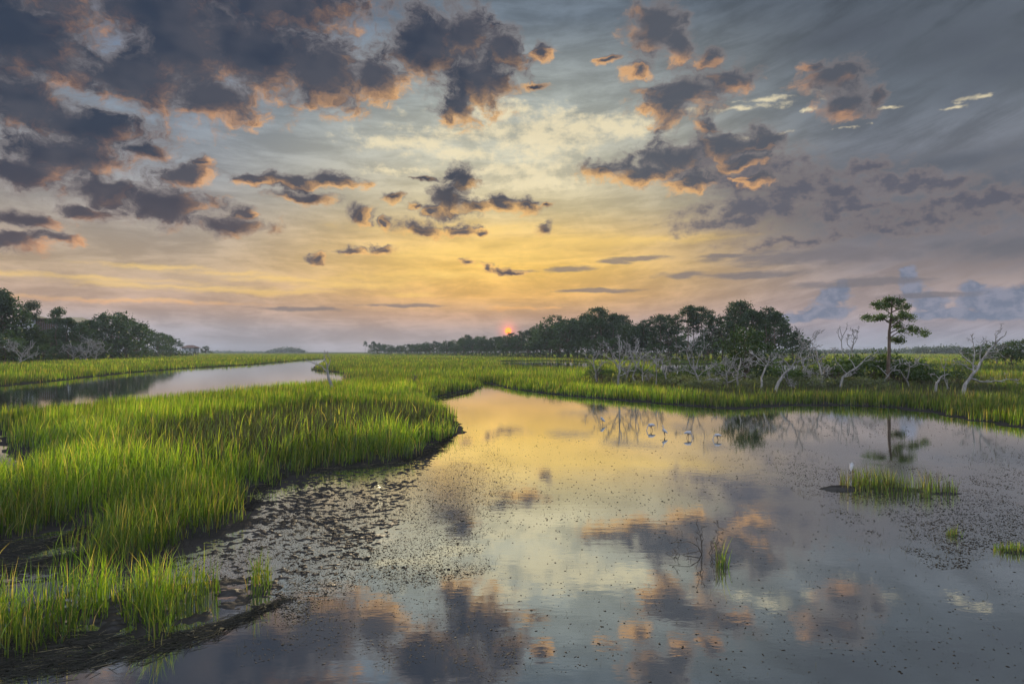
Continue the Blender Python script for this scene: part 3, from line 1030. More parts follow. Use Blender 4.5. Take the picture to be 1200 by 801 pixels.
# ------------------------------------------------------------------ trees
def tube(P, R, sides=6):
    P = np.asarray(P, float)
    R = np.asarray(R, float)
    n = len(P)
    ax = np.gradient(P, axis=0)
    ax /= np.linalg.norm(ax, axis=1)[:, None] + 1e-9
    ref = np.array([0.0, 1.0, 0.0]) if abs(ax[0][1]) < 0.8 else np.array([1.0, 0, 0])
    V = []
    for k in range(n):
        u = np.cross(ax[k], ref)
        u /= np.linalg.norm(u) + 1e-9
        w = np.cross(ax[k], u)
        a = np.arange(sides) * 2 * pi / sides
        V.append(P[k] + (np.cos(a)[:, None] * u + np.sin(a)[:, None] * w) * R[k])
    V = np.concatenate(V + [P[-1:]])
    i = np.arange(sides)
    j = (i + 1) % sides
    q = np.concatenate([np.stack([k * sides + i, k * sides + j, (k + 1) * sides + j, (k + 1) * sides + i], 1) for k in range(n - 1)])
    t = np.stack([(n - 1) * sides + i, (n - 1) * sides + j, np.full(sides, n * sides)], 1)
    return V, t, q


class Wood:
    """Gathers tubes into one mesh."""

    def __init__(self):
        self.V, self.T, self.Q, self.n = [], [], [], 0

    def add(self, P, R, sides=6):
        v, t, q = tube(P, R, sides)
        self.V.append(v)
        self.T.append(t + self.n)
        self.Q.append(q + self.n)
        self.n += len(v)

    def build(self, name, mat, parent):
        return obj(name, mesh_np(name, np.concatenate(self.V), np.concatenate(self.T), np.concatenate(self.Q), smooth=True), mat, parent)


def curve(a, b, sag=0.0, wob=0.05, n=5):
    """A slightly crooked line between two points, bowed upward by sag."""
    a, b = np.asarray(a, float), np.asarray(b, float)
    t = np.linspace(0, 1, n)[:, None]
    L = np.linalg.norm(b - a)
    P = a * (1 - t) + b * t + rs.normal(0, wob * L, (n, 3)) * np.sin(t * pi)
    P[:, 2] += (np.sin(t * pi) * sag * L)[:, 0]
    return P


def leaves(clumps, size, dens, flat=0.0):
    """Leaf sized faces spread through the volume of a list of clumps (x, y, z, rx, ry, rz)."""
    Vs, Qs, o = [], [], 0
    for (x, y, z, a, b, c) in clumps:
        n = int(dens * (a * b + b * c + a * c) / 3 / size ** 2)
        d = rs.normal(0, 1, (n, 3))
        d /= np.linalg.norm(d, axis=1)[:, None]
        r = rs.rand(n) ** 0.42 * (1 + 0.22 * rs.normal(0, 1, n))
        lump = 0.72 + 0.56 * fbm(d[:, 0] * 1.7 + d[:, 2] * 1.3 + x * 3 + 30, d[:, 1] * 1.7 - d[:, 2] * 1.1 + z * 3 + 30, 2)
        p = d * (r * lump)[:, None] * np.array([a, b, c]) + np.array([x, y, z])
        u = rs.normal(0, 1, (n, 3))
        u[:, 2] *= 1 - flat
        u /= np.linalg.norm(u, axis=1)[:, None]
        w = np.cross(u, rs.normal(0, 1, (n, 3)))
        w /= np.linalg.norm(w, axis=1)[:, None]
        s = (size * rs.uniform(0.55, 1.35, n))[:, None]
        u, w = u * s * 0.7, w * s * 0.42
        V = np.stack([p - u, p - w * 0.9, p + u, p + w * 1.1], 1)
        Vs.append(V.reshape(-1, 3))
        Qs.append((np.arange(n) * 4)[:, None] + np.arange(4) + o)
        o += n * 4
    return np.concatenate(Vs), np.concatenate(Qs)


def finish_tree(root, trunk, branches, clumps, size, dens, leafm, barkm):
    trunk.build('trunk', barkm, root)
    if branches.V:
        branches.build('branches', barkm, root)
    v, q = leaves(clumps, size, dens)
    obj('crown', mesh_np('crown', v, None, q), leafm, root)
    return root


def pine(seed, H, low=0.5, spread=1.0, size=0.40, dens=7.5):
    """A tall coastal pine: bare trunk, crooked limbs, flat topped pads of needles with sky between."""
    rs.seed(seed)
    root = thing('pine_tree', 'pine', 'tree')
    tr, br = Wood(), Wood()
    top = np.array([rs.normal(0, .5), rs.normal(0, .5), H * 0.94])
    P = curve((0, 0, -0.3), top, 0, 0.012, 7)
    tr.add(P, np.linspace(0.0105 * H, 0.004 * H, 7), 7)
    cl = []
    n = rs.randint(11, 16)
    for k in range(n):
        f = low + (0.93 - low) * (k + rs.rand() * 0.7) / n
        i = f / 0.94 * 6
        i0 = min(5, int(i))
        b = P[i0] * (1 - i + i0) + P[i0 + 1] * (i - i0)
        az = k * 2.4 + rs.uniform(-.5, .5)
        L = spread * H * rs.uniform(0.10, 0.22) * (1.15 - 0.55 * (f - low) / (0.93 - low))
        e = b + np.array([math.cos(az) * L, math.sin(az) * L, L * rs.uniform(0.05, 0.55)])
        br.add(curve(b, e, 0.06, 0.05, 4), np.linspace(0.0045 * H, 0.0015 * H, 4), 4)
        r = H * rs.uniform(0.055, 0.095) * (0.7 + 0.3 * spread)
        cl.append((e[0], e[1], e[2], r * 1.1, r * 1.1, r * 0.62))
        m = b * 0.45 + e * 0.55
        if rs.rand() < 0.75:
            cl.append((m[0] + rs.normal(0, .3), m[1] + rs.normal(0, .3), m[2] + 0.25, r * 0.85, r * 0.85, r * 0.5))
    cl.append((top[0], top[1], H * 0.95, H * 0.085, H * 0.085, H * 0.05))
    return finish_tree(root, tr, br, cl, size, dens, M_PINE, M_PINEBARK)


def oak(seed, H, size=0.42, dens=6.5, name='broadleaf_tree', mat=None, wide=0.42, low=0.3, n=20):
    """A round headed evergreen: short forked trunk under a lumpy dome."""
    rs.seed(seed)
    root = thing(name, 'tree', 'tree')
    tr, br = Wood(), Wood()
    tr.add(curve((0, 0, -0.3), (rs.normal(0, .03 * H), rs.normal(0, .03 * H), H * 0.5), 0, .03, 5), np.linspace(0.022 * H, 0.010 * H, 5), 7)
    cl = []
    for k in range(n):
        t = (k + 0.5) / n
        ph = k * 2.39996
        z = low + (0.90 - low) * t
        rad = wide * math.sqrt(max(0.02, 1 - ((z - low * 1.15) / (1.0 - low * 1.15)) ** 2)) * rs.uniform(0.45, 1.0)
        e = np.array([math.cos(ph) * rad * H, math.sin(ph) * rad * H, z * H])
        br.add(curve((0, 0, H * rs.uniform(.2, .48)), e, 0.08, 0.07, 5), np.linspace(0.009 * H, 0.002 * H, 5), 4)
        r = H * rs.uniform(0.09, 0.16)
        cl.append((e[0], e[1], e[2], r * 1.15, r * 1.15, r * 0.8))
    return finish_tree(root, tr, br, cl, size, dens, mat or M_OAK, M_PINEBARK)


def bush(seed, H, name='shrub', mat=None, size=0.12, dens=5.5, n=9, wide=0.6, trunk=M_DARKDEAD):
    rs.seed(seed)
    root = thing(name, 'shrub', 'shrub')
    st = Wood()
    cl = []
    for k in range(n):
        ph = k * 2.39996 + rs.rand()
        rad = wide * H * math.sqrt((k + 0.4) / n)
        e = np.array([math.cos(ph) * rad, math.sin(ph) * rad, H * rs.uniform(0.45, 0.9) * (1 - 0.35 * rad / (wide * H))])
        st.add(curve((rs.normal(0, .06) * H, rs.normal(0, .06) * H, -0.1), e, 0.03, 0.06, 5), np.linspace(0.02 * H, 0.005 * H, 5), 4)
        r = H * rs.uniform(0.16, 0.27)
        cl.append((e[0], e[1], e[2], r, r, r * 0.85))
    st.build('stems', trunk, root)
    v, q = leaves(cl, size, dens)
    obj('foliage', mesh_np('foliage', v, None, q), mat or M_BUSH, root)
    return root


def spot(px, d):
    return ((px - 600) / FPX * d, d)


def put(root, label, cat, group, px, d, first, scale=1.0, sxy=None, rz=None, z=None, dy=0.0):
    x, y = spot(px, d)
    y += dy
    zz = ground_at(x, y) if z is None else z
    rz = random.uniform(0, 6.28) if rz is None else rz
    sc = (scale * (sxy or 1), scale * (sxy or 1), scale)
    if first:
        root.location = (x, y, zz)
        root.rotation_euler = (0, 0, rz)
        root.scale = sc
        root['label'] = label
        root['category'] = cat
        if group:
            root['group'] = group
        return root
    return dup(root, label, group, (x, y, zz), rz, sc)


PINES = [(pine(100 + k, 20, 0.52 + 0.07 * (k % 3), (0.85, 1.1, 1.0, 1.25, 0.95)[k % 5]), 20.0) for k in range(6)]
OAKS = [(oak(200 + k, 12, 0.42, 6.5, wide=(0.42, 0.5, 0.38, 0.46)[k % 4]), 12.0) for k in range(5)]
BUSHES = [(oak(250 + k, 6, 0.36, 6.0, name='understory_tree', wide=0.55, low=0.12, n=16), 6.0) for k in range(3)]
_used = set()


def plant(kind, px, d, h, label, group, sxy=None, rz=None):
    L = {'p': PINES, 'o': OAKS, 'b': BUSHES}[kind]
    k = random.randrange(len(L))
    root, H0 = L[k]
    first = (kind, k) not in _used
    _used.add((kind, k))
    return put(root, label, 'tree', group, px, d, first, h / H0, sxy, rz)


def interp(tab, x):
    return float(np.interp(x, [a for a, b in tab], [b for a, b in tab]))


# the wood on the far side of the marsh, below the sunrise and on to the right
MID_D = [(425, 800), (500, 610), (560, 480), (600, 400), (650, 320), (700, 280), (760, 240), (820, 210), (880, 190), (960, 170)]
MID_TOP = [(425, 404), (436, 401), (450, 401), (465, 404), (500, 400), (530, 397), (548, 391), (560, 390), (575, 393), (588, 391), (604, 391), (620, 385), (633, 377), (648, 366), (664, 364), (676, 371), (690, 361), (705, 359),
           (720, 361), (735, 372), (758, 373), (775, 367), (792, 360), (806, 357), (822, 352), (836, 360), (850, 357), (862, 354), (877, 352), (893, 354), (906, 359), (920, 370), (934, 384), (948, 398), (960, 408)]
LM_P, GM_P = 'tall pine rising out of the far wood under the sunrise', 'pines of the far wood'
LM_O, GM_O = 'round dark evergreen in the far wood under the sunrise', 'round evergreens of the far wood'
LM_B, GM_B = 'low dark tree along the foot of the far wood', 'low trees at the foot of the far wood'


def tree_h(px, top, d):
    return H_EYE + (HZ - top) * d / FPX


def make_mid_wood():
    px = 434.0
    while px < 945:
        d = interp(MID_D, px)
        step = 1.0 / d * 5200 * random.uniform(0.75, 1.25) * 0.55
        top = interp(MID_TOP, px)
        h = tree_h(px, top, d)
        kind = 'p' if (random.random() < (0.92 if 770 < px < 915 else 0.6 if 630 < px < 735 else 0.45)) else 'o'
        plant(kind, px, d * random.uniform(0.98, 1.05), h * (random.uniform(0.86, 1.02) if kind == 'p' else random.uniform(0.80, 1.0)), LM_P if kind == 'p' else LM_O, GM_P if kind == 'p' else GM_O, sxy=random.uniform(0.9, 1.15) if kind == 'p' else 1.0)
        px += max(5.0, step * 0.85)
    px = 432.0
    while px < 955:           # rows behind, lower, and the front skirt
        d = interp(MID_D, px)
        h = tree_h(px, interp(MID_TOP, px), d)
        open_ = 785 < px < 858
        plant('o', px + random.uniform(-4, 4), d * random.uniform(1.03, 1.15), h * (random.uniform(0.40, 0.58) if open_ else random.uniform(0.74, 0.97)), LM_O, GM_O, sxy=1.2)
        px += max(6.0, 3400 / d * random.uniform(0.7, 1.3))
    px = 430.0
    while px < 962:
        d = interp(MID_D, px)
        h = tree_h(px, interp(MID_TOP, px), d)
        plant('b', px + random.uniform(-3, 3), d * random.uniform(0.93, 0.99), max(3.4, h * (random.uniform(0.22, 0.38) if 775 < px < 915 else random.uniform(0.30, 0.5))), LM_B, GM_B, sxy=1.15)
        px += max(5.0, 2600 / d * random.uniform(0.7, 1.3))
    # the crown in front of the sun, and two bare stemmed trees at the wood's far tip
    put(pine(140, 20, 0.86, 1.2, 0.30, 2.2), 'small pine standing right below the rising sun', 'tree', None, 598.5, 395, True, tree_h(597, 390, 395) / 20, 0.7)
    for q, lab in ((428, 'outermost round headed pine beyond the tip of the far wood'), (437, 'second round headed pine at the very tip of the far wood')):
        plant('p', q, 760, tree_h(q, 399.5, 760), lab, None, sxy=0.95)


make_mid_wood()

# the wood behind the creek on the left
LEFT_D = [(-60, 185), (0, 200), (60, 232), (110, 270), (150, 320), (190, 390), (215, 450), (245, 560)]
LEFT_TOP = [(-60, 350), (0, 342), (14, 358), (24, 371), (45, 380), (60, 384), (76, 370), (90, 374), (104, 372), (120, 366), (135, 365), (146, 367), (158, 375), (168, 381), (180, 388), (194, 389), (206, 396), (216, 403)]
LL_P, GL_P = 'pine in the wood behind the creek, close by the white houses', 'pines of the wood behind the creek'
LL_O, GL_O = 'round evergreen in the wood behind the creek', 'round evergreens of the wood behind the creek'
LL_B, GL_B = 'low dark tree along the marsh edge below the white houses', 'low trees at the edge of the creek wood'


def make_left_wood():
    for q, top, lab, s in ((3, 337, 'tallest pine on the near end of the creek wood', 1.0), (35, 352, 'slim pine standing before the roof of the first white house', 0.8),
                           (66, 360, 'umbrella headed pine standing between the two white houses', 0.85), (-18, 345, 'pine half out of the picture beside the tallest creek pine', 1.0)):
        d = interp(LEFT_D, q)
        plant('p', q, d, tree_h(q, top, d), lab, None, sxy=s)
    px = -58.0
    while px < 214:
        d = interp(LEFT_D, px)
        top = interp(LEFT_TOP, px)
        h = tree_h(px, top, d)
        house = 20 < px < 112
        kind = 'o' if random.random() < 0.55 or 20 < px < 75 else 'p'
        if house:
            if random.random() < 0.62:
                h *= random.uniform(0.72, 0.93)
                kind = 'o'
        plant(kind, px, d * random.uniform(0.97, 1.04), h * random.uniform(0.95, 1.02), LL_P if kind == 'p' else LL_O, GL_P if kind == 'p' else GL_O, sxy=1.05)
        px += max(5.0, 2400 / d * random.uniform(0.75, 1.25))
    px = -60.0
    while px < 222:
        d = interp(LEFT_D, px)
        h = tree_h(px, interp(LEFT_TOP, px), d)
        plant('b', px + random.uniform(-3, 3), d * random.uniform(0.90, 0.98), max(4.0, h * random.uniform(0.32, 0.50)), LL_B, GL_B, sxy=1.15)
        px += max(4.0, 1500 / d * random.uniform(0.7, 1.3))
    d = 560
    plant('o', 241, d, tree_h(241, 405, d), 'lone round tree out on the open marsh past the creek wood', None, sxy=1.2)
    plant('b', 226, 520, tree_h(226, 408, 520), 'low bush between the creek wood and the lone round tree', None, sxy=1.2)


make_left_wood()

# trees on the right hand edge of the marsh
for q, d, top, k, lab in ((1150, 150, 404, 'o', 'dark round tree behind the forked dead tree'), (1168, 145, 400, 'o', 'widest dark tree behind the forked dead tree'), (1186, 140, 398, 'o', 'tallest dark tree at the right hand edge of the marsh'),
                          (1206, 135, 396, 'o', 'dark tree cut by the edge of the picture'), (1137, 160, 406, 'b', 'low dark bush at the end of the right hand trees'), (1178, 138, 408, 'b', 'low bush at the foot of the right hand trees')):
    plant(k, q, d, tree_h(q, top, d), lab, None, sxy=1.35)


def far_wood(label, px0, px1, d, h, tops):
    """A wood so far off that it reads as one mass."""
    cl = []
    n = 70
    for k in range(n):
        q = px0 + (px1 - px0) * (k + rs.rand()) / n
        hh = h * interp(tops, (q - px0) / (px1 - px0)) * rs.uniform(0.75, 1.1)
        x, y = spot(q, d * rs.uniform(0.98, 1.04))
        cl.append((x, y, hh * 0.5, (px1 - px0) / n * d / FPX * 1.6 + 1, 8, hh * 0.52))
    v, q = leaves(cl, d * 0.0016, 5.0)
    return tag(obj('far_wood', mesh_np('far_wood', v, None, q), M_OAK), label, 'wood', kind='stuff')


far_wood('blue wooded hump of an island far out on the marsh', 312, 358, 1700, 16, [(0, .35), (.2, .7), (.55, 1.0), (.85, .8), (1, .4)])
far_wood('thin line of woods along the far horizon beyond the creek', 236, 312, 2300, 9, [(0, .8), (.5, .7), (1, .5)])
far_wood('long low wood on the horizon behind the lone pine', 1072, 1136, 900, 12, [(0, .9), (.3, .8), (.7, 1.0), (1, .7)])
far_wood('wood on the horizon behind the right hand island', 900, 1075, 1000, 10, [(0, .6), (.5, .7), (1, 1.0)])

# ------------------------------------------------------------------ the island with its dead trees
rs.seed(31)


def pt(px, py, d):
    return np.array([(px - 600) / FPX * d, d, H_EYE - (py - HZ) * d / FPX])


def twigs(wood, P, R, n, L, depth=2, rmin=0.018):
    """Crooked side shoots that fork again, grown off a limb."""
    m = len(P)
    for k in range(n):
        f = rs.uniform(0.3, 1.0) * (m - 1)
        i = min(m - 2, int(f))
        b = P[i] * (1 - f + i) + P[i + 1] * (f - i)
        ax = P[i + 1] - P[i]
        ax /= np.linalg.norm(ax) + 1e-9
        dv = ax * rs.uniform(0.2, 0.9) + rs.normal(0, 0.75, 3)
        dv[2] += 0.3
        dv /= np.linalg.norm(dv)
        l = L * rs.uniform(0.5, 1.2)
        Q = curve(b, b + dv * l, rs.uniform(-.05, .15), 0.10, 5)
        r = max(rmin, R[i] * 0.5)
        RR = np.linspace(r, max(rmin * 0.7, r * 0.35), 5)
        wood.add(Q, RR, 4)
        if depth > 1:
            twigs(wood, Q, RR, rs.randint(2, 4), l * 0.55, depth - 1, rmin)


def dead_tree(label, d, trunk, limbs, r0, tw=4, tl=0.6, group=None, name='dead_tree', mat=None, cat='dead tree', depth=2, spread=0.5, foot=None):
    """A bare tree: a trunk along given points and limbs, each with its own forks."""
    mat = mat or M_DEAD
    bx, by = (trunk[0][0] - 600) / FPX * d, d
    base = np.array([bx, by, ground_at(bx, by) if foot is None else foot])
    root = thing(name, label, cat, tuple(base), group=group)

    def line(L, y0, r_in):
        out = []
        dy = rs.normal(0, spread)
        for k, (a, b) in enumerate(L):
            q = pt(a, b, d)
            f = k / max(1, len(L) - 1)
            q = np.array([q[0], d + y0 + dy * f, q[2]])
            out.append(q - base)
        out = np.array(out)
        full = [out[0]]
        for k in range(len(out) - 1):
            c = curve(out[k], out[k + 1], 0, 0.045, 4)
            full += list(c[1:])
        return np.array(full)

    w = Wood()
    P = line(trunk, 0, r0)
    P[0][2] = min(P[0][2], -0.1)
    r0 = r0 * 0.8
    R = np.linspace(r0, r0 * 0.25, len(P))
    R[0] *= 1.35
    w.add(P, R, 8)
    twigs(w, P, R * 0.6, tw, tl, depth, d * 0.00034)
    w.build('trunk', mat, root)
    for L in limbs:
        w = Wood()
        Q = line(L, 0, r0)
        # root the limb on the trunk
        i = int(np.argmin(np.linalg.norm(P - Q[0], axis=1)))
        Q = Q + (P[i] - Q[0]) * np.linspace(1, 0, len(Q))[:, None] ** 1.0
        r = max(d * 0.0007, R[i] * 0.65)
        RR = np.linspace(r, r * 0.25, len(Q))
        w.add(Q, RR, 6)
        twigs(w, Q, RR, tw + 3, tl, depth, d * 0.00034)
        w.build('branch', mat, root)
    return root


# out on the left meadow
dead_tree('lone leaning dead snag in the dark patch of the left meadow', 50, [(389, 463), (387, 447), (384, 434), (383, 425)],
          [[(385, 440), (378, 430), (371, 427), (361, 422)], [(384, 430), (388, 421), (386, 416), (381, 410)], [(383, 426), (380, 419), (382, 414)]], 0.19, 2, 0.35, depth=1, spread=0.2)
dead_tree('small dark rotten stump between the creek and the lagoon', 60, [(486, 452), (486, 444), (485, 438)], [[(486, 445), (489, 441), (488, 438)], [(486, 446), (483, 442)]], 0.13, 1, 0.12, mat=M_DARKDEAD, name='stump', cat='stump', depth=1, spread=0.1)
# the cluster in front of the far wood
dead_tree('pale dead tree with wide bare arms, nearest of its cluster', 56, [(725, 458), (724, 445), (725, 430), (725, 412), (724, 400)],
          [[(725, 432), (715, 422), (704, 416), (690, 409)], [(725, 428), (735, 420), (745, 408), (750, 398)], [(724, 436), (717, 420), (712, 405)], [(725, 420), (733, 410), (735, 399)], [(725, 442), (738, 436), (748, 434)], [(724, 424), (714, 412), (707, 402)], [(725, 414), (729, 404), (727, 396)]], 0.13, 4, 0.55)
dead_tree('slim grey dead tree just behind the wide armed one', 62, [(744, 452), (743, 436), (745, 420), (744, 404)],
          [[(743, 430), (751, 418), (757, 408)], [(744, 424), (738, 412), (735, 402)], [(744, 414), (749, 405), (748, 396)]], 0.10, 4, 0.5)
dead_tree('thin straight dead tree with a few bare side shoots', 60, [(769, 456), (769, 436), (768, 420), (770, 408)],
          [[(769, 428), (775, 416), (777, 405)], [(769, 424), (762, 416), (757, 412)]], 0.07, 3, 0.4)
dead_tree('broken dead tree with a crooked crown at the near end of the cluster', 63, [(699, 450), (698, 436), (695, 424), (697, 412)],
          [[(698, 430), (690, 420), (684, 414)], [(696, 422), (703, 412), (704, 404)], [(698, 436), (705, 428), (710, 424)]], 0.10, 4, 0.5)
dead_tree('dark dead stem without arms beside the broken crooked tree', 61, [(700, 454), (700, 440), (699, 430)], [[(700, 440), (704, 434), (704, 430)]], 0.11, 2, 0.3, mat=M_DARKDEAD, depth=1)
dead_tree('short grey dead tree with a tangle of twigs between the slim ones', 64, [(752, 452), (754, 438), (756, 426)], [[(753, 438), (762, 428), (768, 420)], [(754, 434), (748, 426), (744, 420)], [(755, 430), (757, 420), (760, 414)]], 0.09, 5, 0.5)
# the dead oak
dead_tree('dead oak with low crooked arms reaching out both ways', 57, [(820, 458), (819, 446), (815, 436), (814, 424)],
          [[(816, 438), (808, 424), (804, 410), (797, 404)], [(815, 430), (820, 416), (826, 404), (824, 392)], [(818, 442), (828, 432), (840, 426), (852, 420)], [(814, 426), (810, 412), (813, 400)], [(819, 446), (832, 444), (842, 450)], [(817, 440), (803, 434), (792, 436)]], 0.16, 6, 0.6)
dead_tree('pale leafless brush in a low tangle beside the dead oak', 54, [(852, 459), (852, 448), (850, 438)], [[(852, 446), (842, 436), (836, 428)], [(851, 442), (858, 430), (864, 420)], [(851, 444), (848, 430), (846, 420)], [(852, 448), (866, 442), (874, 438)]], 0.09, 7, 0.5)
# leaning pale trunk and its arch
dead_tree('thick pale trunk leaning and forked at the foot', 50, [(907, 461), (912, 447), (919, 436), (926, 430), (929, 420)],
          [[(919, 436), (924, 446), (927, 456)], [(924, 432), (916, 422), (908, 416)], [(928, 424), (940, 420), (950, 424), (960, 432)], [(929, 420), (934, 408), (930, 398)], [(913, 446), (921, 441), (929, 452)]], 0.17, 4, 0.45)
dead_tree('bare grey tree with long twisted arms beside the dark bushy oak', 64, [(946, 450), (944, 432), (940, 418), (946, 404)],
          [[(942, 424), (952, 408), (958, 396)], [(944, 410), (938, 396), (934, 388)], [(945, 406), (954, 398), (966, 388)], [(944, 432), (956, 424), (968, 420)]], 0.12, 5, 0.6)
# logs and snags left of the pine
dead_tree('pale dead trunk fallen slantwise against the green bush', 55, [(984, 446), (996, 434), (1008, 423), (1024, 409)],
          [[(1000, 430), (996, 420), (998, 410)], [(990, 440), (978, 426), (974, 410)], [(1010, 421), (1018, 420), (1026, 424)], [(988, 444), (1000, 442), (1010, 436)]], 0.12, 3, 0.45)
dead_tree('upright dead snag with a broken top above the green bush', 66, [(990, 448), (990, 420), (989, 400), (988, 381)], [[(989, 396), (992, 388), (992, 380)], [(989, 400), (985, 390), (986, 384)]], 0.10, 2, 0.3, depth=1)
dead_tree('bare dead tree with upswept twigs behind the slanting trunk', 66, [(997, 448), (998, 424), (1000, 404), (1004, 388)], [[(999, 410), (1006, 396), (1008, 386)], [(998, 414), (993, 402), (996, 392)], [(1000, 404), (1002, 394), (1000, 386)]], 0.09, 4, 0.4)
dead_tree('long dead limb leaning on the lone pine', 60, [(1034, 448), (1037, 436), (1043, 424)], [[(1038, 436), (1032, 430), (1028, 428)]], 0.08, 2, 0.3, depth=1)
dead_tree('bent pale stump with one arm curling over', 49, [(1096, 459), (1098, 448), (1103, 441), (1111, 438)], [[(1101, 443), (1094, 438), (1086, 438)], [(1103, 441), (1109, 446), (1110, 455)]], 0.13, 2, 0.3, depth=1)
dead_tree('thin bare pole of dead wood beside the bent stump', 52, [(1111, 455), (1107, 438), (1102, 419)], [[(1106, 434), (1108, 426), (1107, 420)]], 0.05, 2, 0.25, depth=1)
dead_tree('forked pale dead tree leaning out over the right hand marsh', 47, [(1128, 454), (1137, 443), (1146, 432), (1158, 413), (1170, 400), (1181, 388)],
          [[(1140, 440), (1142, 424), (1143, 408), (1142, 391)], [(1158, 414), (1170, 412), (1182, 405)], [(1150, 426), (1148, 410), (1152, 398)], [(1137, 443), (1152, 447), (1168, 446), (1186, 445)], [(1142, 436), (1132, 428), (1124, 424)], [(1146, 432), (1136, 420), (1132, 412)], [(1166, 404), (1164, 394), (1167, 386)], [(1154, 420), (1160, 420), (1166, 418)]], 0.15, 4, 0.5)
# pale dead trees in front of the creek wood
for q, d, s, lab in ((22, 178, 9, 'pale dead tree before the dark low trees under the tallest creek pine'), (100, 230, 8, 'grey leafless tree at the marsh edge below the second house'), (112, 236, 10, 'dead tree with tilted arms left of the open creek wood end'), (86, 225, 7, 'low grey brush at the marsh edge below the houses')):
    b = HZ + H_EYE * FPX / d
    dead_tree(lab, d, [(q, b), (q + 1, b - s * 0.8), (q + 3, b - s * 1.7)], [[(q + 1, b - s), (q + 7, b - s * 1.8), (q + 11, b - s * 2.4)], [(q + 1, b - s * .9), (q - 5, b - s * 1.7), (q - 8, b - s * 2.3)], [(q + 2, b - s * 1.3), (q + 1, b - s * 2.2), (q - 1, b - s * 2.7)], [(q, b - s * .5), (q + 9, b - s), (q + 15, b - s * 1.2)]], 0.3, 6, 2.0, spread=2.0)

# the bushy oak of the island
rs.seed(77)
_o = oak(301, 5.3, 0.15, 5.5, name='bushy_oak', mat=M_OAK, wide=0.44, low=0.22, n=30)
put(_o, 'dark bushy oak with many stems, biggest leafy tree on the island', 'tree', None, 876, 60, True, 1.0, 1.0)
GREEN = [bush(310 + k, 2.6, 'green_bush', M_BUSH, 0.13, 5.5, 12, 0.62) for k in range(3)]
_gb = [(0, 984, 62, 2.9, 'leafy green bush behind the slanting pale trunk'), (1, 1010, 64, 3.7, 'tall yellow green bush just short of the lone pine'), (2, 1060, 62, 3.0, 'dark green bush at the foot of the lone pine'),
       (0, 1030, 66, 3.3, 'green bush right behind the lone pine'), (1, 966, 66, 2.6, 'low green bush by the bare twisted tree'), (2, 1078, 63, 1.8, 'round dark bush at the open end of the island'), (1, 1048, 65, 3.6, 'bushy green growth around the trunk of the lone pine'), (0, 900, 66, 2.6, 'green bush under the edge of the bushy oak'), (2, 858, 66, 2.8, 'shadowed bush on the near side of the bushy oak'), (1, 996, 70, 2.3, 'bush behind the upright broken snag')]
_seen = set()
for k, q, d, h, lab in _gb:
    put(GREEN[k], lab, 'shrub', None, q, d, k not in _seen, h / 2.6, 1.1)
    _seen.add(k)

LD, GD = 'dark leafy bush low among the pale dead trees', 'dark bushes among the dead trees'
for i, (q, d) in enumerate([(704, 70), (746, 70), (776, 68), (806, 67), (832, 66), (918, 64), (938, 67), (950, 63), (1090, 60), (1120, 62)]):
    put(GREEN[i % 3], LD, 'shrub', GD, q, d, False, random.uniform(0.5, 0.85), 1.25)

# low grey green shrubs all along the island, and bare twiggy ones among them
ELD = [bush(330 + k, 1.0, 'marsh_shrub', M_ELDER, 0.07, 4.0, 9, 0.75) for k in range(4)]
LE, GE = 'low grey green shrub on the island among the dead trees', 'low shrubs of the island'
random.seed(5)
for i in range(130):
    q = random.triangular(690, 1140, 900) if i < 90 else random.uniform(790, 1060)
    d = random.uniform(53, 78)
    put(ELD[i % 4], LE, 'shrub', GE, q, d, i < 4, random.uniform(0.7, 1.35), 1.15)


def bare_bush(seed):
    rs.seed(seed)
    root = thing('bare_shrub', 'shrub', 'shrub')
    w = Wood()
    for k in range(9):
        a, r = rs.uniform(0, 2 * pi), rs.uniform(0.3, 0.9)
        P = curve((rs.normal(0, .05), rs.normal(0, .05), -0.1), (math.cos(a) * r, math.sin(a) * r, rs.uniform(0.7, 1.4)), 0.05, 0.08, 5)
        R = np.linspace(0.022, 0.008, 5)
        w.add(P, R, 4)
        twigs(w, P, R, 5, 0.42, 2)
    w.build('stems', M_DEAD, root)
    return root


BARE = [bare_bush(350 + k) for k in range(3)]
LB, GB = 'bare pale twiggy shrub on the island among the dead trees', 'bare shrubs of the island'
for i in range(4):
    q = random.choice([random.uniform(690, 780), random.uniform(790, 880), random.uniform(920, 1010)])
    put(BARE[i % 3], LB, 'shrub', GB, q, random.uniform(54, 74), i < 3, random.uniform(0.7, 1.35))


# more bare trees of the same weathered kind, scattered along the island
def bare_tree(seed):
    rs.seed(seed)
    root = thing('dead_tree', 'dead tree', 'dead tree')
    w = Wood()
    P = curve((0, 0, -0.2), (rs.normal(0, .5), rs.normal(0, .3), 2.4), 0, 0.06, 6)
    R = np.linspace(0.085, 0.035, 6)
    w.add(P, R, 7)
    twigs(w, P, R * 0.6, 3, 0.5, 2, 0.02)
    w.build('trunk', M_DEAD, root)
    for k in range(5):
        a = k * 2.4 + rs.rand()
        i = rs.randint(2, 6)
        L = rs.uniform(0.8, 1.7)
        w = Wood()
        Q = curve(P[i], P[i] + np.array([math.cos(a) * L, math.sin(a) * L, rs.uniform(0.1, 1.0)]), 0.06, 0.09, 6)
        RR = np.linspace(R[i] * 0.7, 0.02, 6)
        w.add(Q, RR, 5)
        twigs(w, Q, RR, 6, 0.5, 2, 0.02)
        w.build('branch', M_DEAD, root)
    return root


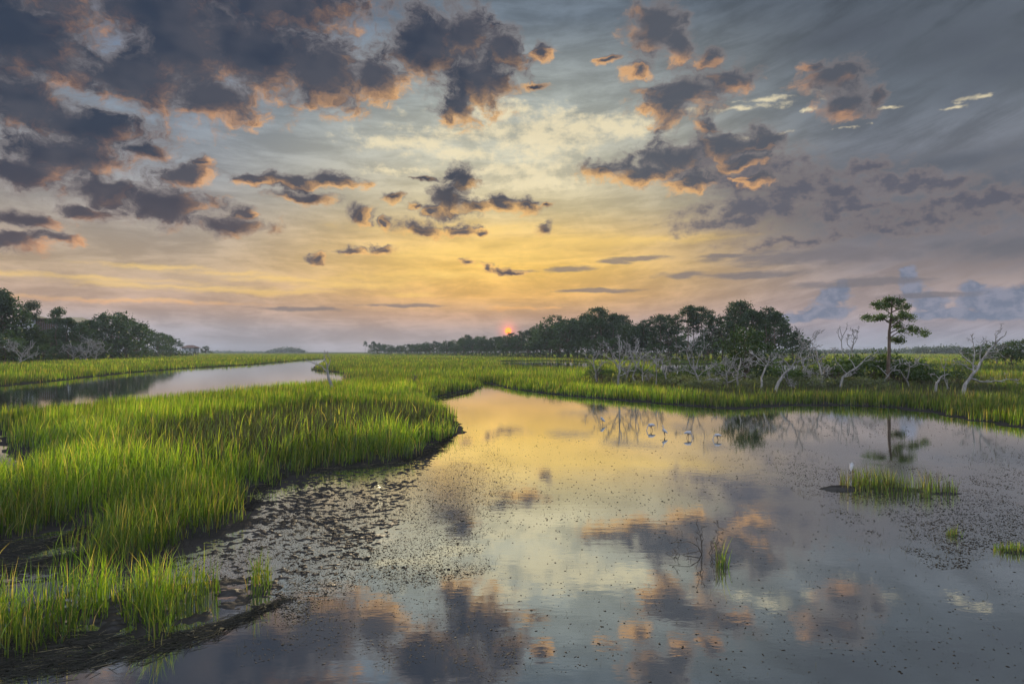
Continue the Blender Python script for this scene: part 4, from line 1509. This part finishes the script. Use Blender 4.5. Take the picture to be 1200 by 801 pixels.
BT = [bare_tree(370 + k) for k in range(4)]
LT, GT = 'slight bare dead tree in the pale tangle along the island', 'slight dead trees of the island'
for i, (q, d) in enumerate([(734, 66), (780, 63), (864, 55), (890, 53), (962, 57), (1066, 56)]):
    put(BT[i % 4], LT, 'dead tree', GT, q, d, i < 4, random.uniform(0.75, 1.3))


# the lone pine
def lone_pine():
    rs.seed(90)
    d = 61.0
    base = np.array([*spot(1040, d), 0])
    base[2] = ground_at(base[0], base[1])
    root = thing('pine_tree', 'tall lone pine with flat green pads standing over the island', 'tree', tuple(base))
    loc = lambda px, py, dy=0: pt(px, py, d) + np.array([0, dy, 0]) - base
    w = Wood()
    T_ = np.array([loc(1040, 452), loc(1041, 430), loc(1042, 410), loc(1042, 390), loc(1044, 374), loc(1045, 362), loc(1045, 350)])
    T_[0][2] = -0.2
    w.add(T_, np.array([.20, .165, .14, .12, .095, .065, .035]), 9)
    w.build('trunk', M_PINEBARK, root)
    cl = []
    limbs = [((1042, 378), [(1034, 374), (1026, 372), (1012, 370)], -0.3), ((1043, 384), [(1056, 376), (1066, 373)], 0.5), ((1042, 392), [(1052, 384), (1062, 386), (1078, 390)], -0.4), ((1044, 368), [(1036, 360), (1030, 355)], 0.4),
             ((1044, 366), [(1054, 361), (1062, 361)], -0.5), ((1045, 360), [(1040, 353), (1042, 349)], 0.6), ((1045, 358), [(1050, 352), (1052, 350)], -0.6), ((1043, 376), [(1044, 374), (1048, 370)], -1.4), ((1043, 378), [(1038, 372), (1038, 374)], 1.3),
             ((1041, 400), [(1050, 397), (1058, 399)], 0.6), ((1041, 398), [(1048, 390), (1054, 388)], -0.9)]
    bw = Wood()
    for a, L, dy in limbs:
        Q = [loc(*a)] + [loc(q[0], q[1], dy * (k + 1) / len(L)) for k, q in enumerate(L)]
        F = [Q[0]]
        for k in range(len(Q) - 1):
            F += list(curve(Q[k], Q[k + 1], 0.02, 0.03, 4)[1:])
        F = np.array(F)
        bw.add(F, np.linspace(0.055, 0.018, len(F)), 6)
        twigs(bw, F, np.linspace(0.05, 0.018, len(F)), 6, 0.45, 1)
    bw.build('branches', M_PINEBARK, root)
    pads = [(1030, 372, 12, 4.0, -.2), (1016, 371, 8, 3.2, -.3), (1064, 371, 11, 5.0, .5), (1054, 375, 8, 4, .6), (1046, 350, 9, 4, 0), (1034, 355, 9, 4.5, .4), (1028, 356, 5, 3, .5), (1058, 359, 9, 4, -.5), (1044, 358, 12, 4, 0), (1052, 353, 7, 4, -.6), (1040, 352, 6, 3.4, .6),
            (1076, 388, 9, 4.2, -.4), (1066, 384, 6, 3, -.3), (1082, 392, 5, 3, -.4), (1048, 369, 8, 4, -1.3), (1038, 371, 8, 3.5, 1.2), (1058, 382, 7, 3, .4), (1052, 397, 8, 4, .6), (1060, 400, 7, 3.5, .5), (1050, 388, 5, 3, -.9)]
    for (q, r, a, b, dy) in pads:
        c = loc(q, r, dy)
        s = d / FPX
        for k in range(5):
            o = rs.normal(0, 0.42, 3) * np.array([a * s, a * s * 0.8, b * s * 0.7])
            cl.append((c[0] + o[0], c[1] + o[1], c[2] + o[2], a * s * rs.uniform(.42, .8), a * s * rs.uniform(.42, .8), b * s * rs.uniform(.7, 1.15)))
    v, q = leaves(cl, 0.105, 6.5)
    obj('crown', mesh_np('crown', v, None, q), leaf_mat('lone pine needles', col=(0.050, 0.085, 0.026), trans=0.4, gloss=0.05), root)


lone_pine()

# ------------------------------------------------------------------ the dead branch standing in the water
dead_tree('dark dead branch stuck upright in the open shallows, thin shoots rising', 10.8, [(829, 668), (826, 656), (818, 640), (806, 634), (784, 636)],
          [[(826, 656), (840, 640), (845, 618)], [(824, 650), (822, 634), (818, 620)], [(829, 664), (838, 656), (850, 648)], [(820, 642), (804, 646), (788, 652)], [(829, 662), (842, 660), (852, 640)], [(826, 656), (832, 648), (833, 632)]], 0.015, 4, 0.16, name='dead_branch', mat=M_DARKDEAD, cat='branch', spread=0.10, foot=-0.02)
_x, _y = W(846, 664)
tuft('grass_tuft', 'few thin green shoots growing by the dead branch in the open shallows', _x, _y, 0.10, 0.08, 60, 0.62, dark=0.4)

# ------------------------------------------------------------------ wading birds
def white_mat():
    m, nt, out = material('white feathers')
    tc = nt.n('ShaderNodeTexCoord').outputs['Object']
    n = nt.noise(nt.v('MULTIPLY', tc, (1, 1, 3)), 18, 4, 0.6)
    bsdf(nt, out, nt.mix(n, (0.34, 0.36, 0.41), (0.50, 0.51, 0.54)), 0.8, 0.2)
    return m


M_FEATHER = white_mat()
M_BILL = plain_mat('bill and legs', (0.07, 0.05, 0.04), 0.5)


def wader(label, pose, px, py, rz, size, z=None, d=None):
    """A white wading bird: one body from tail to bill, legs with knees below it."""
    nodes = {'feed': [((-.26, 0, .40), .02), ((-.18, 0, .425), .055), ((-.06, 0, .45), .095), ((.07, 0, .45), .10), ((.15, 0, .435), .065), ((.21, 0, .40), .032), ((.26, 0, .34), .026), ((.27, 0, .26), .024), ((.285, 0, .20), .032), ((.31, 0, .165), .028), ((.335, 0, .12), .012), ((.345, 0, .07), .009), ((.335, 0, .03), .006)],
             'stand': [((-.24, 0, .34), .02), ((-.16, 0, .38), .05), ((-.06, 0, .43), .088), ((.05, 0, .48), .092), ((.11, 0, .52), .06), ((.145, 0, .58), .030), ((.13, 0, .64), .025), ((.11, 0, .70), .023), ((.125, 0, .75), .026), ((.155, 0, .775), .034), ((.19, 0, .77), .024), ((.25, 0, .755), .010), ((.32, 0, .735), .005)],
             'hunch': [((-.22, 0, .30), .02), ((-.15, 0, .36), .055), ((-.06, 0, .43), .095), ((.02, 0, .49), .098), ((.06, 0, .545), .07), ((.08, 0, .59), .045), ((.10, 0, .615), .038), ((.135, 0, .615), .030), ((.18, 0, .595), .012), ((.235, 0, .57), .008), ((.275, 0, .54), .005)]}[pose]
    me = bpy.data.meshes.new('body')
    vs = [n[0] for n in nodes]
    me.from_pydata(vs, [(i, i + 1) for i in range(len(vs) - 1)], [])
    tmp = bpy.data.objects.new('body', me)
    COL.objects.link(tmp)
    sk = tmp.modifiers.new('skin', 'SKIN')
    for i, n in enumerate(nodes):
        me.skin_vertices[0].data[i].radius = (n[1] * 0.86, n[1])
    me.skin_vertices[0].data[3].use_root = True
    sb = tmp.modifiers.new('sub', 'SUBSURF')
    sb.levels = 2
    sb.render_levels = 2
    dg = bpy.context.evaluated_depsgraph_get()
    out = bpy.data.meshes.new_from_object(tmp.evaluated_get(dg))
    bpy.data.objects.remove(tmp)
    out.name = 'body'
    out.materials.clear()
    out.materials.append(M_FEATHER)
    out.materials.append(M_BILL)
    head = np.array(vs[-4])
    tail_v = np.array(vs[-3])
    for p in out.polygons:
        c = np.array(p.center)
        p.use_smooth = True
        p.material_index = 1 if np.linalg.norm(c - np.array(vs[-1])) < np.linalg.norm(tail_v - np.array(vs[-1])) * 1.02 and np.linalg.norm(c - head) > 0.02 else 0
    dd = H_EYE * FPX / (py - HZ) if d is None else d
    x, y = spot(px, dd)
    root = thing('wading_bird', label, 'bird', (x, y, -0.07 if z is None else z), rz, scale=(size,) * 3)
    obj('body', out, None, root)
    for s, st in ((-1, .03), (1, -.05)):
        w = Wood()
        w.add([(0.01, s * .035, .42), (0.035 + st * .3, s * .04, .30), (-0.01 + st * .6, s * .042, .20), (0.0 + st, s * .042, .10), (0.0 + st, s * .042, 0.0)], [.028, .016, .011, .009, .009], 6)
        for t in (-.5, 0, .5):
            w.add([(st, s * .042, .008), (st + .07 * math.cos(t), s * .042 + .07 * math.sin(t), .003)], [.006, .003], 4)
        w.build('leg', M_BILL, root)
    return root


wader('white wading bird hunched alone, first of the file on the mirror water', 'hunch', 706, 497, 2.6, 0.62)
wader('white wading bird with head down feeding in the mirror water', 'feed', 763.5, 504, 3.3, 0.66)
wader('white wading bird standing tall with its neck stretched up', 'stand', 779, 511, 2.2, 0.60)
wader('white wading bird bent low on the blue tinged reflection', 'feed', 806, 513, 0.2, 0.62)
wader('white wading bird at the end of the file near the oak reflection', 'feed', 841, 515, 3.0, 0.55)
wader('white wading bird half hidden behind the largest grass tuft', 'hunch', 998, 556, 1.0, 0.6)
wader('white bird perched on an arm of the wide armed dead tree', 'hunch', 713, 0, 2.0, 0.62, z=pt(713, 412, 56.4)[2], d=56.4)

# ------------------------------------------------------------------ houses behind the creek wood
M_WALL = plain_mat('pale blue white boards', (0.33, 0.35, 0.38), 0.7)
M_ROOF = plain_mat('tan shingle roof', (0.36, 0.30, 0.19), 0.8)
M_ROOF2 = plain_mat('brown shingle roof', (0.17, 0.11, 0.09), 0.8)
M_GLASS = plain_mat('window glass', (0.03, 0.04, 0.05), 0.08, 0.8)
M_TRIM = plain_mat('white trim', (0.72, 0.72, 0.72), 0.6)
M_POST = plain_mat('dark timber', (0.11, 0.075, 0.06), 0.8)


def boxes(L):
    V, F = [], []
    for (x0, x1, y0, y1, z0, z1) in L:
        b = len(V)
        V += [(x0, y0, z0), (x1, y0, z0), (x1, y1, z0), (x0, y1, z0), (x0, y0, z1), (x1, y0, z1), (x1, y1, z1), (x0, y1, z1)]
        F += [(b, b + 3, b + 2, b + 1), (b + 4, b + 5, b + 6, b + 7), (b, b + 1, b + 5, b + 4), (b + 1, b + 2, b + 6, b + 5), (b + 2, b + 3, b + 7, b + 6), (b + 3, b, b + 4, b + 7)]
    me = bpy.data.meshes.new('m')
    me.from_pydata(V, [], F)
    return me


def part(name, L, mat, parent):
    me = boxes(L)
    me.name = name
    return obj(name, me, mat, parent)


def house(label, px0, px1, d, top, eave, roofm, wins, wing=None, rz=0.0):
    x0, x1 = spot(px0, d)[0], spot(px1, d)[0]
    w = (x1 - x0)
    zt, ze = tree_h(0, top, d), tree_h(0, eave, d)
    root = thing('beach_house', label, 'house', ((x0 + x1) / 2, d, 0), rz)
    hw, dp = w / 2, 9.0
    part('wall', [(-hw, hw, 0, dp, 3.0, ze)], M_WALL, root)
    part('stilts', [(-hw + 0.3 + k * (w - 1.0) / 4, -hw + 0.7 + k * (w - 1.0) / 4, y, y + .4, -0.3, 3.0) for k in range(5) for y in (0.3, dp - .8)], M_POST, root)
    o = 0.9
    me = bpy.data.meshes.new('roof')
    V = [(-hw - o, -o, ze), (hw + o, -o, ze), (hw + o, dp + o, ze), (-hw - o, dp + o, ze), (-hw * .45, dp / 2, zt), (hw * .45, dp / 2, zt)]
    V += [(x, y, z - 0.3) for x, y, z in V[:4]]
    F = [(0, 1, 5, 4), (1, 2, 5), (2, 3, 4, 5), (3, 0, 4), (6, 7, 1, 0), (7, 8, 2, 1), (8, 9, 3, 2), (9, 6, 0, 3), (9, 8, 7, 6)]
    me.from_pydata(V, [], F)
    obj('roof', me, roofm, root)
    for (a, b, c, e) in wins:
        wx0, wx1, wz0, wz1 = -hw + a * w, -hw + b * w, ze - c, ze - e
        f = .14
        win = part('window', [(wx0 - f, wx0, -.1, -.003, wz0 - f, wz1 + f), (wx1, wx1 + f, -.1, -.003, wz0 - f, wz1 + f), (wx0, wx1, -.1, -.003, wz1, wz1 + f), (wx0, wx1, -.12, -.003, wz0 - f, wz0), ((wx0 + wx1) / 2 - .05, (wx0 + wx1) / 2 + .05, -.08, -.02, wz0, wz1)], M_TRIM, root)
        part('pane', [(wx0, wx1, -.018, -.004, wz0, wz1)], M_GLASS, win)
    zb = ze - 4.2
    part('balcony', [(-hw, hw, -2.2, -.004, zb - .25, zb)] + [(-hw + k * w / 5 - .08 * (k == 5), -hw + k * w / 5 + .16, -2.2, -2.05, zb - 3.5, zb + 1.05) for k in range(6)] + [(-hw, hw, -2.19, -2.1, zb + 1.06, zb + 1.16)] +
         [(-hw + k * w / 40, -hw + k * w / 40 + .05, -2.17, -2.12, zb, zb + 1.06) for k in range(1, 40)], M_TRIM, root)
    if wing:
        a, b, zt2 = wing
        xa, xb = -hw + a * w, -hw + b * w
        part('porch', [(xa, xb, 1.0, 7.0, 3.0, 3.3), (xa, xb, 0.6, 7.4, zt2, zt2 + .5), (xa, xb, 0.8, 7.2, zt2 - 4.0, zt2 - 3.7)] + [(xa + k * (xb - xa) / 8, xa + k * (xb - xa) / 8 + .3, 1.0, 1.3, 3.3, zt2) for k in range(9)] + [(xa, xb, 1.05, 1.15, zt2 - 2.9, zt2 - 2.7), (xa, xb, 1.05, 1.15, zt2 - 1.2, zt2 - .9)], M_POST, root)
        part('porch_back_wall', [(xa, xb, 6.0, 6.8, 3.3, zt2 - .1)], M_WALL, root)
    return root


house('white stilt house with a tan hipped roof and a dark slatted porch', 16, 40, 262, 368, 373, M_ROOF, [(.60, .86, 2.9, .9), (.10, .30, 2.9, .9), (.60, .86, 6.4, 4.4), (.10, .30, 6.4, 4.4)], wing=(1.0, 1.85, tree_h(0, 374, 262)))
house('second white house half behind the trees, its tan roof showing', 62, 98, 300, 371, 377, M_ROOF, [(.10, .22, 3.2, .8), (.38, .50, 3.2, .8), (.72, .84, 3.2, .8), (.38, .50, 7.2, 5.0), (.72, .84, 7.2, 5.0)])
house('small pale cottage low behind the end of the creek wood', 213, 227, 520, 404, 407, M_ROOF2, [(.2, .4, 2.0, .8), (.6, .8, 2.0, .8)])

# ------------------------------------------------------------------ the air over the marsh
def make_haze(density):
    me = boxes([(-2600, 2600, -60, 2700, -1.4, 30)])
    me.name = 'haze'
    m, nt, out = material('thin sea haze')
    v = nt.n('ShaderNodeVolumePrincipled')
    v.inputs['Color'].default_value = (0.62, 0.74, 0.92, 1)
    v.inputs['Density'].default_value = density
    v.inputs['Anisotropy'].default_value = 0.0
    nt.t.links.new(v.outputs[0], out.inputs['Volume'])
    o = obj('haze', me, m)
    tag(o, 'thin blue haze lying over the far marsh', 'haze', kind='stuff')
    o.display_type = 'WIRE'


make_haze(0.00015)
